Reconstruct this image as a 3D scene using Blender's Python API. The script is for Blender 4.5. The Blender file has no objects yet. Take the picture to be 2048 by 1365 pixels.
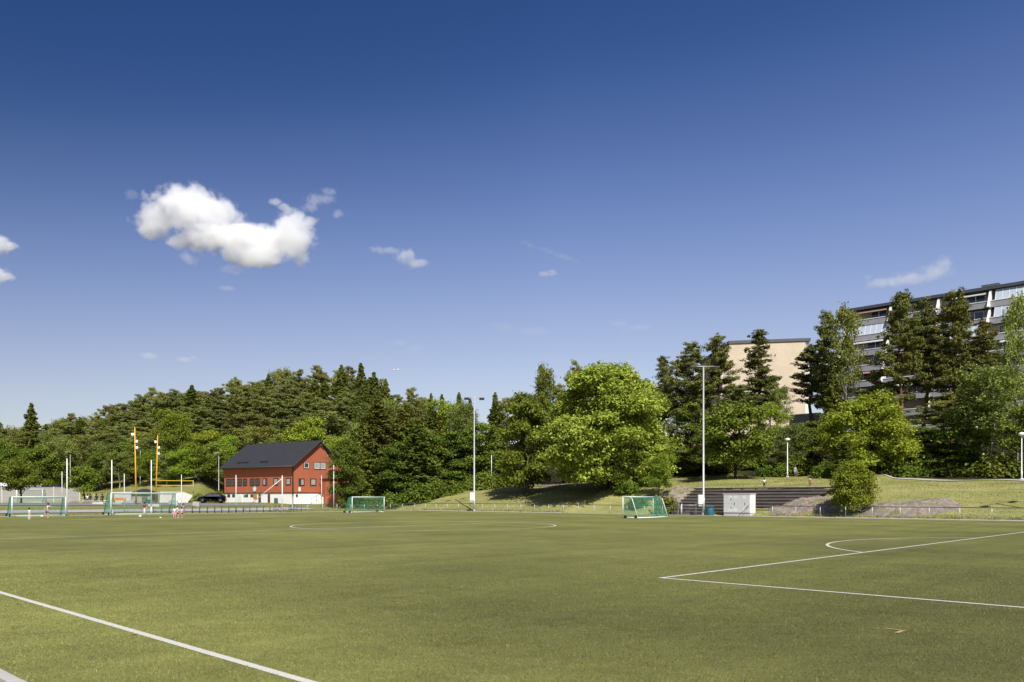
import bpy, bmesh, math, random
import numpy as np
from mathutils import Vector, Matrix

# ------------------------------------------------------------------ camera, sky, sun
F, HOR, EYE = 1626.0, 995.2, 1.974          # focal length and horizon in photo pixels, eye height in metres
scn = bpy.context.scene
cam_d = bpy.data.cameras.new("camera"); cam = bpy.data.objects.new("camera", cam_d)
scn.collection.objects.link(cam); scn.camera = cam
cam.location = (0, 0, EYE); cam.rotation_euler = (math.radians(90), 0, 0)
cam_d.sensor_width = 36; cam_d.lens = 36 * F / 2048; cam_d.shift_y = (HOR - 682.5) / 2048
cam_d.clip_start = 0.1; cam_d.clip_end = 30000

SUN_EL, SUN_AZ = math.radians(50), math.radians(163)     # azimuth clockwise from +Y
sd = Vector((math.sin(SUN_AZ) * math.cos(SUN_EL), math.cos(SUN_AZ) * math.cos(SUN_EL), math.sin(SUN_EL)))
sun_d = bpy.data.lights.new("sun", 'SUN'); sun_d.energy = 4.6; sun_d.angle = math.radians(0.53); sun_d.color = (1.0, 0.955, 0.88)
sun = bpy.data.objects.new("sun", sun_d); scn.collection.objects.link(sun)
sun.rotation_euler = sd.to_track_quat('Z', 'Y').to_euler(); sun.location = (40, -60, 80)

world = bpy.data.worlds.new("World"); scn.world = world; world.use_nodes = True
wt = world.node_tree; wt.nodes.clear()
wo = wt.nodes.new('ShaderNodeOutputWorld'); wb = wt.nodes.new('ShaderNodeBackground')
sk = wt.nodes.new('ShaderNodeTexSky'); sk.sky_type = 'NISHITA'; sk.sun_disc = False
sk.sun_elevation = SUN_EL; sk.sun_rotation = SUN_AZ; sk.altitude = 150; sk.air_density = 1.0; sk.dust_density = 0.6; sk.ozone_density = 2.2
SKY, EXPO = 0.085, 0.5
# the clear northern sky of the photograph is deeper overhead and towards the left (away from the sun): grade the sky colour by channel
WL = wt.links.new
k1 = wt.nodes.new('ShaderNodeVectorMath'); k1.operation = 'SCALE'; k1.inputs['Scale'].default_value = SKY; WL(sk.outputs[0], k1.inputs[0])
geo = wt.nodes.new('ShaderNodeTexCoord'); sx = wt.nodes.new('ShaderNodeSeparateXYZ'); WL(geo.outputs['Generated'], sx.inputs[0])
def wmap(a0, a1, b0, b1):
    n = wt.nodes.new('ShaderNodeMapRange')
    for q, v in zip(('From Min', 'From Max', 'To Min', 'To Max'), (a0, a1, b0, b1)): n.inputs[q].default_value = v
    WL(sx.outputs[0], n.inputs[0]); return n
l1 = wmap(-.55, .05, .80, 1.0); l2 = wmap(0, .55, 1.0, 1.1); lr = wt.nodes.new('ShaderNodeMath'); lr.operation = 'MULTIPLY'
WL(l1.outputs[0], lr.inputs[0]); WL(l2.outputs[0], lr.inputs[1])
k0 = wt.nodes.new('ShaderNodeVectorMath'); k0.operation = 'SCALE'; WL(k1.outputs[0], k0.inputs[0]); WL(lr.outputs[0], k0.inputs['Scale'])
cv = wt.nodes.new('ShaderNodeRGBCurve'); ex = 2 ** EXPO
for ch, pts in enumerate((((.084, .032), (.108, .085), (.147, .19), (.231, .39), (.32, .53)), ((.141, .082), (.178, .150), (.238, .279), (.361, .491), (.46, .63)), ((.258, .254), (.318, .385), (.397, .55), (.527, .723), (.62, .82)))):
    c = cv.mapping.curves[ch]; c.points[0].location = (0, 0); c.points[1].location = (1, 1.0 / ex * 1.05)
    for x, y in pts: c.points.new(x, y / ex)
cv.mapping.update(); WL(k0.outputs[0], cv.inputs['Color'])
k2 = wt.nodes.new('ShaderNodeVectorMath'); k2.operation = 'SCALE'; k2.inputs['Scale'].default_value = 1 / SKY; WL(cv.outputs[0], k2.inputs[0])
WL(k2.outputs[0], wb.inputs[0]); wb.inputs[1].default_value = SKY
wt.links.new(wb.outputs[0], wo.inputs[0])
scn.view_settings.view_transform = 'Standard'; scn.view_settings.look = 'None'
scn.view_settings.exposure = EXPO; scn.view_settings.gamma = 1.0
scn.render.engine = 'CYCLES'
scn.cycles.max_bounces = 16; scn.cycles.diffuse_bounces = 3; scn.cycles.glossy_bounces = 2
scn.cycles.transmission_bounces = 4; scn.cycles.transparent_max_bounces = 8; scn.cycles.volume_bounces = 16
scn.cycles.sample_clamp_indirect = 4.0
scn.cycles.volume_step_rate = 0.35

# ------------------------------------------------------------------ frames: the pitch runs diagonally away from the camera
TH = 0.7694
D1 = np.array([-math.cos(TH), math.sin(TH)])      # along the touchlines
D2 = np.array([math.sin(TH), math.cos(TH)])       # across the pitch
ANG2 = math.atan2(D2[1], D2[0])
CA, CC = 44.25, 36.90                              # centre spot in (along, across)
def P(a, c): return a * D1 + c * D2
def AC(x, y): return x * D1[0] + y * D1[1], x * D2[0] + y * D2[1]
def U(px): return (px - 1024) / F
def at_Y(px, Y): return np.array([U(px) * Y, Y])
def at_a(px, a):
    Y = a / (U(px) * D1[0] + D1[1]); return np.array([U(px) * Y, Y])
def at_c(px, c):
    Y = c / (U(px) * D2[0] + D2[1]); return np.array([U(px) * Y, Y])
def zpix(py, Y): return EYE + (HOR - py) / F * Y

def sstep(t): t = np.clip(t, 0, 1); return t * t * (3 - 2 * t)
_pxk = np.array([-2500, -400, 0, 100, 150, 250, 400, 450, 600, 700, 800, 900, 1000, 1150, 1300, 1450, 1650, 1850, 2048, 2600, 4500])
_zc = np.array([6, 8, 9, 10, 11, 15, 19, 20, 24, 22, 17, 16.5, 17, 16, 13.5, 13, 13.5, 13.5, 12.5, 10, 8])
_y0 = np.array([150, 150, 150, 148, 142, 136, 133, 150, 152, 152, 146, 146, 146, 140, 124, 113, 110, 104, 97, 80, 80])
_yc = np.array([240, 240, 235, 235, 235, 235, 235, 235, 235, 235, 235, 235, 230, 200, 165, 150, 143, 138, 130, 110, 110])
STEP_C0, STEP_D, STEP_H, N_STEP = 79.3, 0.8, 0.345, 9
def hgt(x, y):
    x = np.asarray(x, float); y = np.asarray(y, float)
    a, c = AC(x, y)
    zp = np.interp(a, [-60, 0, 21, 53, 97, 116, 134, 400], [3.0, 3.5, 3.75, 4.75, 4.4, 2.9, 1.2, 1.1])
    t = np.clip((c - 78.2) / 23.0, 0, 1)
    bank = zp * (1 - (1 - t) ** 1.75) * .96 + np.clip(c - 99, 0, 25) * .055 * np.clip((125 - a) / 20, 0, 1)
    plaza = 1.1 * sstep((a - 97) / 27)
    base = np.maximum(bank, np.where(c > 50, plaza, plaza))
    # cut for the timber terrace
    st = (c - STEP_C0) / STEP_D * STEP_H
    cl, cr = np.interp(c, [79, 86.5], [66.5, 67.5]), np.interp(c, [79, 86.5], [47.0, 35.0])
    inm = sstep((a - cr) / 1.6 + .5) * sstep((cl - a) / 1.6 + .5) * ((c > 77.5) & (c < 101))
    terr = np.where(c < STEP_C0 + STEP_D * N_STEP, np.clip(st - .25, -0.05, 9), np.maximum(bank, STEP_H * N_STEP + (c - STEP_C0 - STEP_D * N_STEP) * .105 - .02))
    base = base * (1 - inm) + terr * inm
    px = 1024 + F * x / np.maximum(y, 20)
    zc, y0, yc = np.interp(px, _pxk, _zc), np.interp(px, _pxk, _y0), np.interp(px, _pxk, _yc)
    q = np.clip((y - y0) / (yc - y0), 0, 1)
    hill = np.maximum(zc - base, 0) * (q * (1.45 - .45 * q))
    far = np.clip((y - 320) / 400, 0, 1)
    z = base + np.where(y > 60, hill * (1 - far), 0)
    z = z + np.where(c > 81, .10 * np.sin(a * .55 + c * .2) * np.sin(c * .45), 0)
    pit = (c < 78.0) & (a < 95.6)
    return np.where(pit, -0.05, z)
def H1(p): return float(hgt(p[0], p[1]))
def hit(px, py, y0=60, y1=260):
    ys = np.arange(y0, y1, .1); zs = zpix(py, ys); hh = hgt(U(px) * ys, ys)
    k = np.argmax(hh >= zs); return np.array([U(px) * ys[k], ys[k]])

# ------------------------------------------------------------------ materials (all procedural)
def nt(name):
    m = bpy.data.materials.new(name); m.use_nodes = True
    t = m.node_tree; t.nodes.clear(); o = t.nodes.new('ShaderNodeOutputMaterial')
    return m, t, o
def node(t, typ, **kw):
    n = t.nodes.new(typ)
    for k, v in kw.items():
        if k in n.inputs: n.inputs[k].default_value = v
        else: setattr(n, k, v)
    return n
def pmat(name, c1, c2=None, scale=4.0, rough=.6, bump=0.0, metal=0.0, stretch=(1, 1, 1), detail=6, spec=.35):
    m, t, o = nt(name)
    b = node(t, 'ShaderNodeBsdfPrincipled'); b.inputs['Roughness'].default_value = rough
    b.inputs['Metallic'].default_value = metal; b.inputs['Specular IOR Level'].default_value = spec
    c2 = c2 or tuple(x * .8 for x in c1)
    tc = node(t, 'ShaderNodeTexCoord'); mp = node(t, 'ShaderNodeMapping'); mp.inputs['Scale'].default_value = stretch
    n = node(t, 'ShaderNodeTexNoise', Scale=scale, Detail=detail, Roughness=.65)
    r = node(t, 'ShaderNodeValToRGB'); r.color_ramp.elements[0].position = .3; r.color_ramp.elements[1].position = .7
    r.color_ramp.elements[0].color = (*c2, 1); r.color_ramp.elements[1].color = (*c1, 1)
    L = t.links.new
    L(tc.outputs['Object'], mp.inputs[0]); L(mp.outputs[0], n.inputs['Vector']); L(n.outputs[0], r.inputs[0]); L(r.outputs[0], b.inputs['Base Color'])
    if bump:
        bp = node(t, 'ShaderNodeBump', Strength=bump, Distance=.05); L(n.outputs[0], bp.inputs['Height']); L(bp.outputs[0], b.inputs['Normal'])
    L(b.outputs[0], o.inputs[0]); return m
def boards(name, c1, c2, width=.14, axis=0, rough=.7):
    """painted boards: darker grooves every `width` metres along an axis, tone varying from board to board"""
    m, t, o = nt(name); L = t.links.new
    b = node(t, 'ShaderNodeBsdfPrincipled', Roughness=rough); b.inputs['Specular IOR Level'].default_value = .2
    tc = node(t, 'ShaderNodeTexCoord'); sp = node(t, 'ShaderNodeSeparateXYZ'); L(tc.outputs['Object'], sp.inputs[0])
    d = node(t, 'ShaderNodeMath', operation='DIVIDE'); d.inputs[1].default_value = width; L(sp.outputs[axis], d.inputs[0])
    fr = node(t, 'ShaderNodeMath', operation='FRACT'); L(d.outputs[0], fr.inputs[0])
    fl = node(t, 'ShaderNodeMath', operation='FLOOR'); L(d.outputs[0], fl.inputs[0])
    wn = node(t, 'ShaderNodeTexWhiteNoise', noise_dimensions='1D'); L(fl.outputs[0], wn.inputs['W'])
    gr = node(t, 'ShaderNodeMath', operation='GREATER_THAN'); gr.inputs[1].default_value = .1; L(fr.outputs[0], gr.inputs[0])
    n = node(t, 'ShaderNodeTexNoise', Scale=1.2, Detail=6); L(tc.outputs['Object'], n.inputs['Vector'])
    av = node(t, 'ShaderNodeMath', operation='MULTIPLY_ADD'); av.inputs[1].default_value = .5; L(wn.outputs[0], av.inputs[0]); L(n.outputs[0], av.inputs[2])
    mx = node(t, 'ShaderNodeMix', data_type='RGBA'); mx.inputs[6].default_value = (*c2, 1); mx.inputs[7].default_value = (*c1, 1); L(av.outputs[0], mx.inputs[0])
    bp = node(t, 'ShaderNodeBump', Strength=.6, Distance=.02); L(gr.outputs[0], bp.inputs['Height']); L(bp.outputs[0], b.inputs['Normal'])
    L(mx.outputs[2], b.inputs['Base Color']); L(b.outputs[0], o.inputs[0]); return m
def bricks(name, c1, c2, mortar, sx, sz):
    m, t, o = nt(name); L = t.links.new
    b = node(t, 'ShaderNodeBsdfPrincipled', Roughness=.85)
    tc = node(t, 'ShaderNodeTexCoord'); sp = node(t, 'ShaderNodeSeparateXYZ'); cb = node(t, 'ShaderNodeCombineXYZ')
    L(tc.outputs['Object'], sp.inputs[0]); ad = node(t, 'ShaderNodeMath', operation='ADD'); L(sp.outputs[0], ad.inputs[0]); L(sp.outputs[1], ad.inputs[1])
    L(ad.outputs[0], cb.inputs[0]); L(sp.outputs[2], cb.inputs[1])
    br = node(t, 'ShaderNodeTexBrick'); br.inputs['Scale'].default_value = 1; br.inputs['Brick Width'].default_value = sx; br.inputs['Row Height'].default_value = sz
    br.inputs['Mortar Size'].default_value = sz * .05; br.inputs['Color1'].default_value = (*c1, 1); br.inputs['Color2'].default_value = (*c2, 1); br.inputs['Mortar'].default_value = (*mortar, 1)
    L(cb.outputs[0], br.inputs['Vector'])
    n = node(t, 'ShaderNodeTexNoise', Scale=.35, Detail=8); L(tc.outputs['Object'], n.inputs['Vector'])
    mr = node(t, 'ShaderNodeMapRange'); mr.inputs['To Min'].default_value = .8; mr.inputs['To Max'].default_value = 1.15; L(n.outputs[0], mr.inputs[0])
    mm = node(t, 'ShaderNodeMix', data_type='RGBA', blend_type='MULTIPLY'); mm.inputs[0].default_value = 1; L(br.outputs[0], mm.inputs[6]); L(mr.outputs[0], mm.inputs[7])
    L(mm.outputs[2], b.inputs['Base Color']); L(b.outputs[0], o.inputs[0]); return m
def glass(name, tint=(.05, .06, .07), rough=.05):
    m, t, o = nt(name)
    b = node(t, 'ShaderNodeBsdfPrincipled', Roughness=rough); b.inputs['Base Color'].default_value = (*tint, 1); b.inputs['Specular IOR Level'].default_value = .8
    n = node(t, 'ShaderNodeTexNoise', Scale=1.5); bp = node(t, 'ShaderNodeBump', Strength=.05); t.links.new(n.outputs[0], bp.inputs['Height']); t.links.new(bp.outputs[0], b.inputs['Normal'])
    t.links.new(b.outputs[0], o.inputs[0]); return m
def foliage(name, dark, light, var=.03, transl=.3, gloss=.12):
    """leaf colour differs from leaf to leaf ('tint', a random number per leaf) and from tree to tree"""
    m, t, o = nt(name); L = t.links.new
    at = node(t, 'ShaderNodeAttribute', attribute_name='tint')
    mx = node(t, 'ShaderNodeMix', data_type='RGBA'); mx.inputs[6].default_value = (*dark, 1); mx.inputs[7].default_value = (*light, 1); L(at.outputs['Fac'], mx.inputs[0])
    oi = node(t, 'ShaderNodeObjectInfo')
    hv = node(t, 'ShaderNodeMapRange'); hv.inputs['To Min'].default_value = .5 - var; hv.inputs['To Max'].default_value = .5 + var; L(oi.outputs['Random'], hv.inputs[0])
    vv = node(t, 'ShaderNodeMapRange'); vv.inputs['To Min'].default_value = .75; vv.inputs['To Max'].default_value = 1.2
    m2 = node(t, 'ShaderNodeMath', operation='MULTIPLY'); m2.inputs[1].default_value = 7.31; L(oi.outputs['Random'], m2.inputs[0])
    f2 = node(t, 'ShaderNodeMath', operation='FRACT'); L(m2.outputs[0], f2.inputs[0]); L(f2.outputs[0], vv.inputs[0])
    h = node(t, 'ShaderNodeHueSaturation'); L(mx.outputs[2], h.inputs['Color']); L(hv.outputs[0], h.inputs['Hue']); L(vv.outputs[0], h.inputs['Value'])
    d = node(t, 'ShaderNodeBsdfDiffuse'); tr = node(t, 'ShaderNodeBsdfTranslucent'); gl = node(t, 'ShaderNodeBsdfGlossy', Roughness=.45)
    L(h.outputs[0], d.inputs[0])
    h2 = node(t, 'ShaderNodeHueSaturation', Hue=.485, Value=1.15); L(h.outputs[0], h2.inputs['Color']); L(h2.outputs[0], tr.inputs[0])
    gl.inputs[0].default_value = (.5, .5, .45, 1)
    a1 = node(t, 'ShaderNodeMixShader'); a1.inputs[0].default_value = transl; L(d.outputs[0], a1.inputs[1]); L(tr.outputs[0], a1.inputs[2])
    fr = node(t, 'ShaderNodeMath', operation='MULTIPLY'); fr.inputs[1].default_value = gloss
    fn = node(t, 'ShaderNodeFresnel', IOR=1.45); L(fn.outputs[0], fr.inputs[0])
    a2 = node(t, 'ShaderNodeMixShader'); L(fr.outputs[0], a2.inputs[0]); L(a1.outputs[0], a2.inputs[1]); L(gl.outputs[0], a2.inputs[2])
    L(a2.outputs[0], o.inputs[0]); return m

M = {}
M['white'] = pmat('white_paint', (.78, .78, .76), (.68, .68, .66), 3, .45)
M['white_wall'] = pmat('white_masonry', (.88, .87, .85), (.78, .77, .745), 1.6, .8, .15, detail=10)
M['steel'] = pmat('galvanised_steel', (.50, .51, .52), (.40, .41, .42), 5, .45, metal=.35)
M['steel_dark'] = pmat('dark_steel', (.09, .095, .10), (.06, .06, .065), 5, .5, metal=.3)
M['black'] = pmat('black_rubber', (.02, .02, .02), (.012, .012, .012), 6, .7)
M['green_net'] = pmat('green_net_cord', (.11, .40, .26), (.09, .33, .21), 8, .7)
M['green_frame'] = pmat('green_painted_tube', (.05, .20, .13), (.04, .16, .10), 6, .5)
M['yellow'] = pmat('yellow_ochre_paint', (.70, .38, .055), (.60, .31, .045), 1.5, .5)
M['yellow_tape'] = pmat('yellow_tape', (.78, .55, .03), (.66, .46, .03), 4, .6)
M['red_boards'] = boards('red_painted_boards', (.43, .132, .070), (.345, .103, .054), .16, 0)
M['red_boards_side'] = boards('red_painted_boards_gable', (.46, .138, .072), (.365, .108, .056), .16, 1)
M['roof'] = pmat('dark_roof_sheet', (.040, .040, .044), (.028, .028, .031), .8, .55, .1, stretch=(6, 1, 1))
M['trim_dark'] = pmat('dark_brown_trim', (.035, .022, .018), (.022, .015, .012), 5, .6)
M['glass'] = glass('window_glass'); M['glass_blue'] = glass('balcony_glass', (.03, .06, .14), .08)
M['glass_pale'] = glass('sloped_glazing', (.42, .48, .56), .15)
M['curtain'] = pmat('pale_curtain', (.42, .42, .40), (.25, .25, .24), 3, .9, stretch=(8, 8, .4))
M['concrete'] = pmat('concrete', (.42, .41, .39), (.31, .30, .285), 1.2, .85, .2, detail=10)
M['concrete_light'] = pmat('pale_concrete', (.56, .55, .52), (.42, .41, .385), 1.0, .85, .2, detail=10)
M['timber'] = pmat('weathered_timber', (.195, .168, .145), (.095, .080, .068), 1.8, .9, .5, stretch=(.35, 2, 6), detail=10)
M['timber_top'] = pmat('weathered_timber_tread', (.19, .168, .145), (.10, .087, .074), 1.8, .9, .4, stretch=(.35, 4, 4), detail=10)
M['bark'] = pmat('grey_bark', (.085, .070, .055), (.045, .037, .030), 3, .95, .6, stretch=(1, 1, .25), detail=8)
M['bark_dark'] = pmat('dark_bark', (.035, .028, .022), (.018, .015, .012), 3, .95, .6, stretch=(1, 1, .25), detail=8)
M['bark_pine'] = pmat('orange_brown_pine_bark', (.23, .115, .055), (.11, .06, .035), 2.2, .95, .6, stretch=(1, 1, .3), detail=8)
M['bark_birch'] = pmat('white_birch_bark', (.52, .49, .43), (.10, .09, .08), 2.2, .85, .3, stretch=(1, 1, 2.2), detail=8)
def rock_material():
    m, t, o = nt('lichened_rock'); L = t.links.new
    b = node(t, 'ShaderNodeBsdfPrincipled', Roughness=.92); b.inputs['Specular IOR Level'].default_value = .15
    tc = node(t, 'ShaderNodeTexCoord')
    def nz(sc, de=10, ro=.7):
        n = node(t, 'ShaderNodeTexNoise', Scale=sc, Detail=de, Roughness=ro); L(tc.outputs['Object'], n.inputs['Vector']); return n.outputs[0]
    def rp(src, a, ca, b_, cb):
        r = node(t, 'ShaderNodeValToRGB'); e = r.color_ramp.elements; e[0].position = a; e[1].position = b_; e[0].color = (*ca, 1); e[1].color = (*cb, 1); L(src, r.inputs[0]); return r.outputs[0]
    stone = rp(nz(1.6, 14, .75), .32, (.12, .098, .080), .64, (.40, .335, .275))
    moss = rp(nz(3.5), .3, (.10, .115, .030), .7, (.27, .25, .09))
    mk = rp(nz(.62, 8, .65), .54, (0, 0, 0), .62, (1, 1, 1))
    x = node(t, 'ShaderNodeMix', data_type='RGBA'); L(mk, x.inputs[0]); L(stone, x.inputs[6]); L(moss, x.inputs[7]); L(x.outputs[2], b.inputs['Base Color'])
    bp = node(t, 'ShaderNodeBump', Strength=1.0, Distance=.35); L(nz(1.3, 14, .8), bp.inputs['Height']); L(bp.outputs[0], b.inputs['Normal'])
    L(b.outputs[0], o.inputs[0]); return m
M['rock'] = rock_material()
M['asphalt'] = pmat('asphalt', (.20, .195, .195), (.14, .138, .138), 1.5, .9, .25, detail=14)
M['gravel'] = pmat('pale_gravel', (.40, .385, .355), (.30, .285, .26), 1.5, .95, .3, detail=14)
M['kerb'] = pmat('kerb_concrete', (.43, .42, .39), (.32, .31, .285), 1.5, .85, .2, detail=12)
M['grey_boards'] = boards('grey_weathered_boards', (.36, .34, .315), (.26, .245, .225), .2, 2)
M['blue_trim'] = pmat('blue_trim', (.035, .05, .16), (.025, .035, .12), 4, .6)
M['bin_teal'] = pmat('teal_plastic', (.025, .13, .17), (.02, .10, .13), 3, .5)
M['bin_green'] = pmat('green_plastic', (.03, .12, .09), (.02, .09, .06), 3, .5)
M['orange'] = pmat('orange_paint', (.62, .24, .06), (.5, .18, .05), 3, .6)
M['sign_blue'] = pmat('pale_blue_sign', (.30, .52, .58), (.26, .46, .52), 5, .5)
M['leaf_maple'] = foliage('maple_leaves', (.145, .195, .018), (.46, .52, .085), .012, .30, .22)
M['leaf_bright'] = foliage('bright_leaves', (.12, .175, .015), (.34, .42, .046), .02, .32, .15)
M['leaf_broad'] = foliage('broad_leaves', (.082, .125, .015), (.25, .31, .043), .014, .28, .15)
M['leaf_dark'] = foliage('dark_leaves', (.062, .094, .011), (.20, .245, .034), .02, .26, .3)
M['leaf_birch'] = foliage('birch_leaves', (.115, .150, .026), (.31, .345, .072), .02, .28, .25)
M['leaf_pine'] = foliage('pine_needles', (.112, .130, .030), (.325, .345, .098), .015, .14, .12)
M['leaf_pine_dark'] = foliage('dark_pine_needles', (.068, .080, .018), (.228, .236, .060), .012, .12, .12)
M['leaf_spruce'] = foliage('spruce_needles', (.064, .086, .014), (.225, .255, .046), .02, .1, .2)
M['leaf_shrub'] = foliage('shrub_leaves', (.08, .122, .016), (.23, .28, .042), .03, .3)

# ------------------------------------------------------------------ object helpers
COL = scn.collection
LABELS = {}
def tagit(o, label=None, cat=None, group=None, kind=None):
    if label: o['label'] = label
    if cat: o['category'] = cat
    if group: o['group'] = group
    if kind: o['kind'] = kind
    return o
def thing(name, label, cat, loc=(0, 0, 0), rotz=0.0, group=None):
    o = bpy.data.objects.new(name, None); COL.objects.link(o); o.empty_display_size = .3
    o.location = loc; o.rotation_euler = (0, 0, rotz); return tagit(o, label, cat, group)
def link(name, me, parent=None):
    o = bpy.data.objects.new(name, me); COL.objects.link(o)
    if parent is not None: o.parent = parent
    return o
class MB:
    """collects simple solids into one mesh"""
    def __init__(s): s.v = []; s.f = []
    def add(s, vs, fs):
        b = len(s.v); s.v += [tuple(map(float, v)) for v in vs]; s.f += [tuple(b + i for i in f) for f in fs]; return s
    def box(s, lo, hi, rot=0, at=(0, 0, 0)):
        c, n = math.cos(rot), math.sin(rot); vs = []
        for z in (lo[2], hi[2]):
            for x, y in ((lo[0], lo[1]), (hi[0], lo[1]), (hi[0], hi[1]), (lo[0], hi[1])):
                vs.append((at[0] + x * c - y * n, at[1] + x * n + y * c, at[2] + z))
        return s.add(vs, [(3, 2, 1, 0), (4, 5, 6, 7), (0, 1, 5, 4), (1, 2, 6, 5), (2, 3, 7, 6), (3, 0, 4, 7)])
    def tube(s, pts, rad, n=8, cap=True):
        pts = [Vector(p) for p in pts]
        if not hasattr(rad, '__len__'): rad = [rad] * len(pts)
        vs, fs = [], []
        for i, p in enumerate(pts):
            d = (pts[min(i + 1, len(pts) - 1)] - pts[max(i - 1, 0)]).normalized()
            u = d.cross(Vector((0, 0, 1)) if abs(d.z) < .9 else Vector((1, 0, 0))).normalized(); w = d.cross(u)
            for k in range(n):
                t = 2 * math.pi * k / n; vs.append(p + (u * math.cos(t) + w * math.sin(t)) * rad[i])
        for i in range(len(pts) - 1):
            for k in range(n):
                fs.append((i * n + k, i * n + (k + 1) % n, (i + 1) * n + (k + 1) % n, (i + 1) * n + k))
        if cap: fs += [tuple(range(n)), tuple((len(pts) - 1) * n + k for k in reversed(range(n)))]
        return s.add(vs, fs)
    def lathe(s, prof, n=16, at=(0, 0, 0)):
        vs, fs = [], []
        for r, z in prof:
            for k in range(n):
                t = 2 * math.pi * k / n; vs.append((at[0] + r * math.cos(t), at[1] + r * math.sin(t), at[2] + z))
        for i in range(len(prof) - 1):
            for k in range(n): fs.append((i * n + k, i * n + (k + 1) % n, (i + 1) * n + (k + 1) % n, (i + 1) * n + k))
        fs += [tuple(reversed(range(n))), tuple((len(prof) - 1) * n + k for k in range(n))]
        return s.add(vs, fs)
    def prism(s, poly, y0, y1):
        """extrude an outline in the x-z plane from y0 to y1"""
        n = len(poly); vs = [(x, y0, z) for x, z in poly] + [(x, y1, z) for x, z in poly]
        fs = [tuple(range(n)), tuple(n + k for k in reversed(range(n)))] + [(k, n + k, n + (k + 1) % n, (k + 1) % n) for k in range(n)]
        return s.add(vs, fs)
    def cord(s, p, q, w):
        """a thin two-bladed cord"""
        p, q = Vector(p), Vector(q); d = (q - p).normalized()
        u = d.cross(Vector((.3, .5, .8))).normalized() * w / 2; v = d.cross(u).normalized() * w / 2
        return s.add([p - u, p + u, q + u, q - u, p - v, p + v, q + v, q - v], [(0, 1, 2, 3), (4, 5, 6, 7)])
    def mesh(s, name, m, bevel=0, smooth=False):
        me = bpy.data.meshes.new(name); me.from_pydata(s.v, [], s.f)
        bm = bmesh.new(); bm.from_mesh(me)
        if bevel: bmesh.ops.bevel(bm, geom=[e for e in bm.edges if e.calc_face_angle(0) > .5], offset=bevel, segments=2, affect='EDGES', profile=.6)
        bmesh.ops.recalc_face_normals(bm, faces=bm.faces[:]); bm.to_mesh(me); bm.free()
        for mm in (m if isinstance(m, (list, tuple)) else [m]): me.materials.append(mm)
        if smooth:
            for p in me.polygons: p.use_smooth = True
        return me
    def obj(s, name, m, parent=None, bevel=0, smooth=False): return link(name, s.mesh(name, m, bevel, smooth), parent)
def netting(mb, p00, p10, p11, p01, cell, w):
    p00, p10, p11, p01 = map(Vector, (p00, p10, p11, p01))
    nu = max(1, round(max((p10 - p00).length, (p11 - p01).length) / cell)); nv = max(1, round(max((p01 - p00).length, (p11 - p10).length) / cell))
    B = lambda u, v: (p00 * (1 - u) + p10 * u) * (1 - v) + (p01 * (1 - u) + p11 * u) * v
    for i in range(nu + 1):
        mb.cord(B(i / nu, 0), B(i / nu, 1), w)
    for j in range(nv + 1):
        mb.cord(B(0, j / nv), B(1, j / nv), w)

# ------------------------------------------------------------------ the setting: terrain, turf, markings, paths
def grid_mesh(name, X, Y, Z, mats, attr=None):
    n, k = X.shape; v = np.stack([X, Y, Z], -1).reshape(-1, 3)
    idx = np.arange(n * k).reshape(n, k)
    f = np.stack([idx[:-1, :-1], idx[1:, :-1], idx[1:, 1:], idx[:-1, 1:]], -1).reshape(-1, 4)
    me = bpy.data.meshes.new(name); me.vertices.add(len(v)); me.vertices.foreach_set('co', v.ravel())
    me.loops.add(f.size); me.loops.foreach_set('vertex_index', f.ravel()); me.polygons.add(len(f))
    me.polygons.foreach_set('loop_start', np.arange(0, f.size, 4)); me.polygons.foreach_set('loop_total', np.full(len(f), 4))
    me.polygons.foreach_set('use_smooth', np.ones(len(f), bool))
    if attr is not None:
        for nm, val in attr.items():
            a = me.attributes.new(nm, 'FLOAT', 'POINT'); a.data.foreach_set('value', val.ravel().astype(np.float32))
    me.update(calc_edges=True); me.validate()
    for m in mats: me.materials.append(m)
    return me

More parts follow.
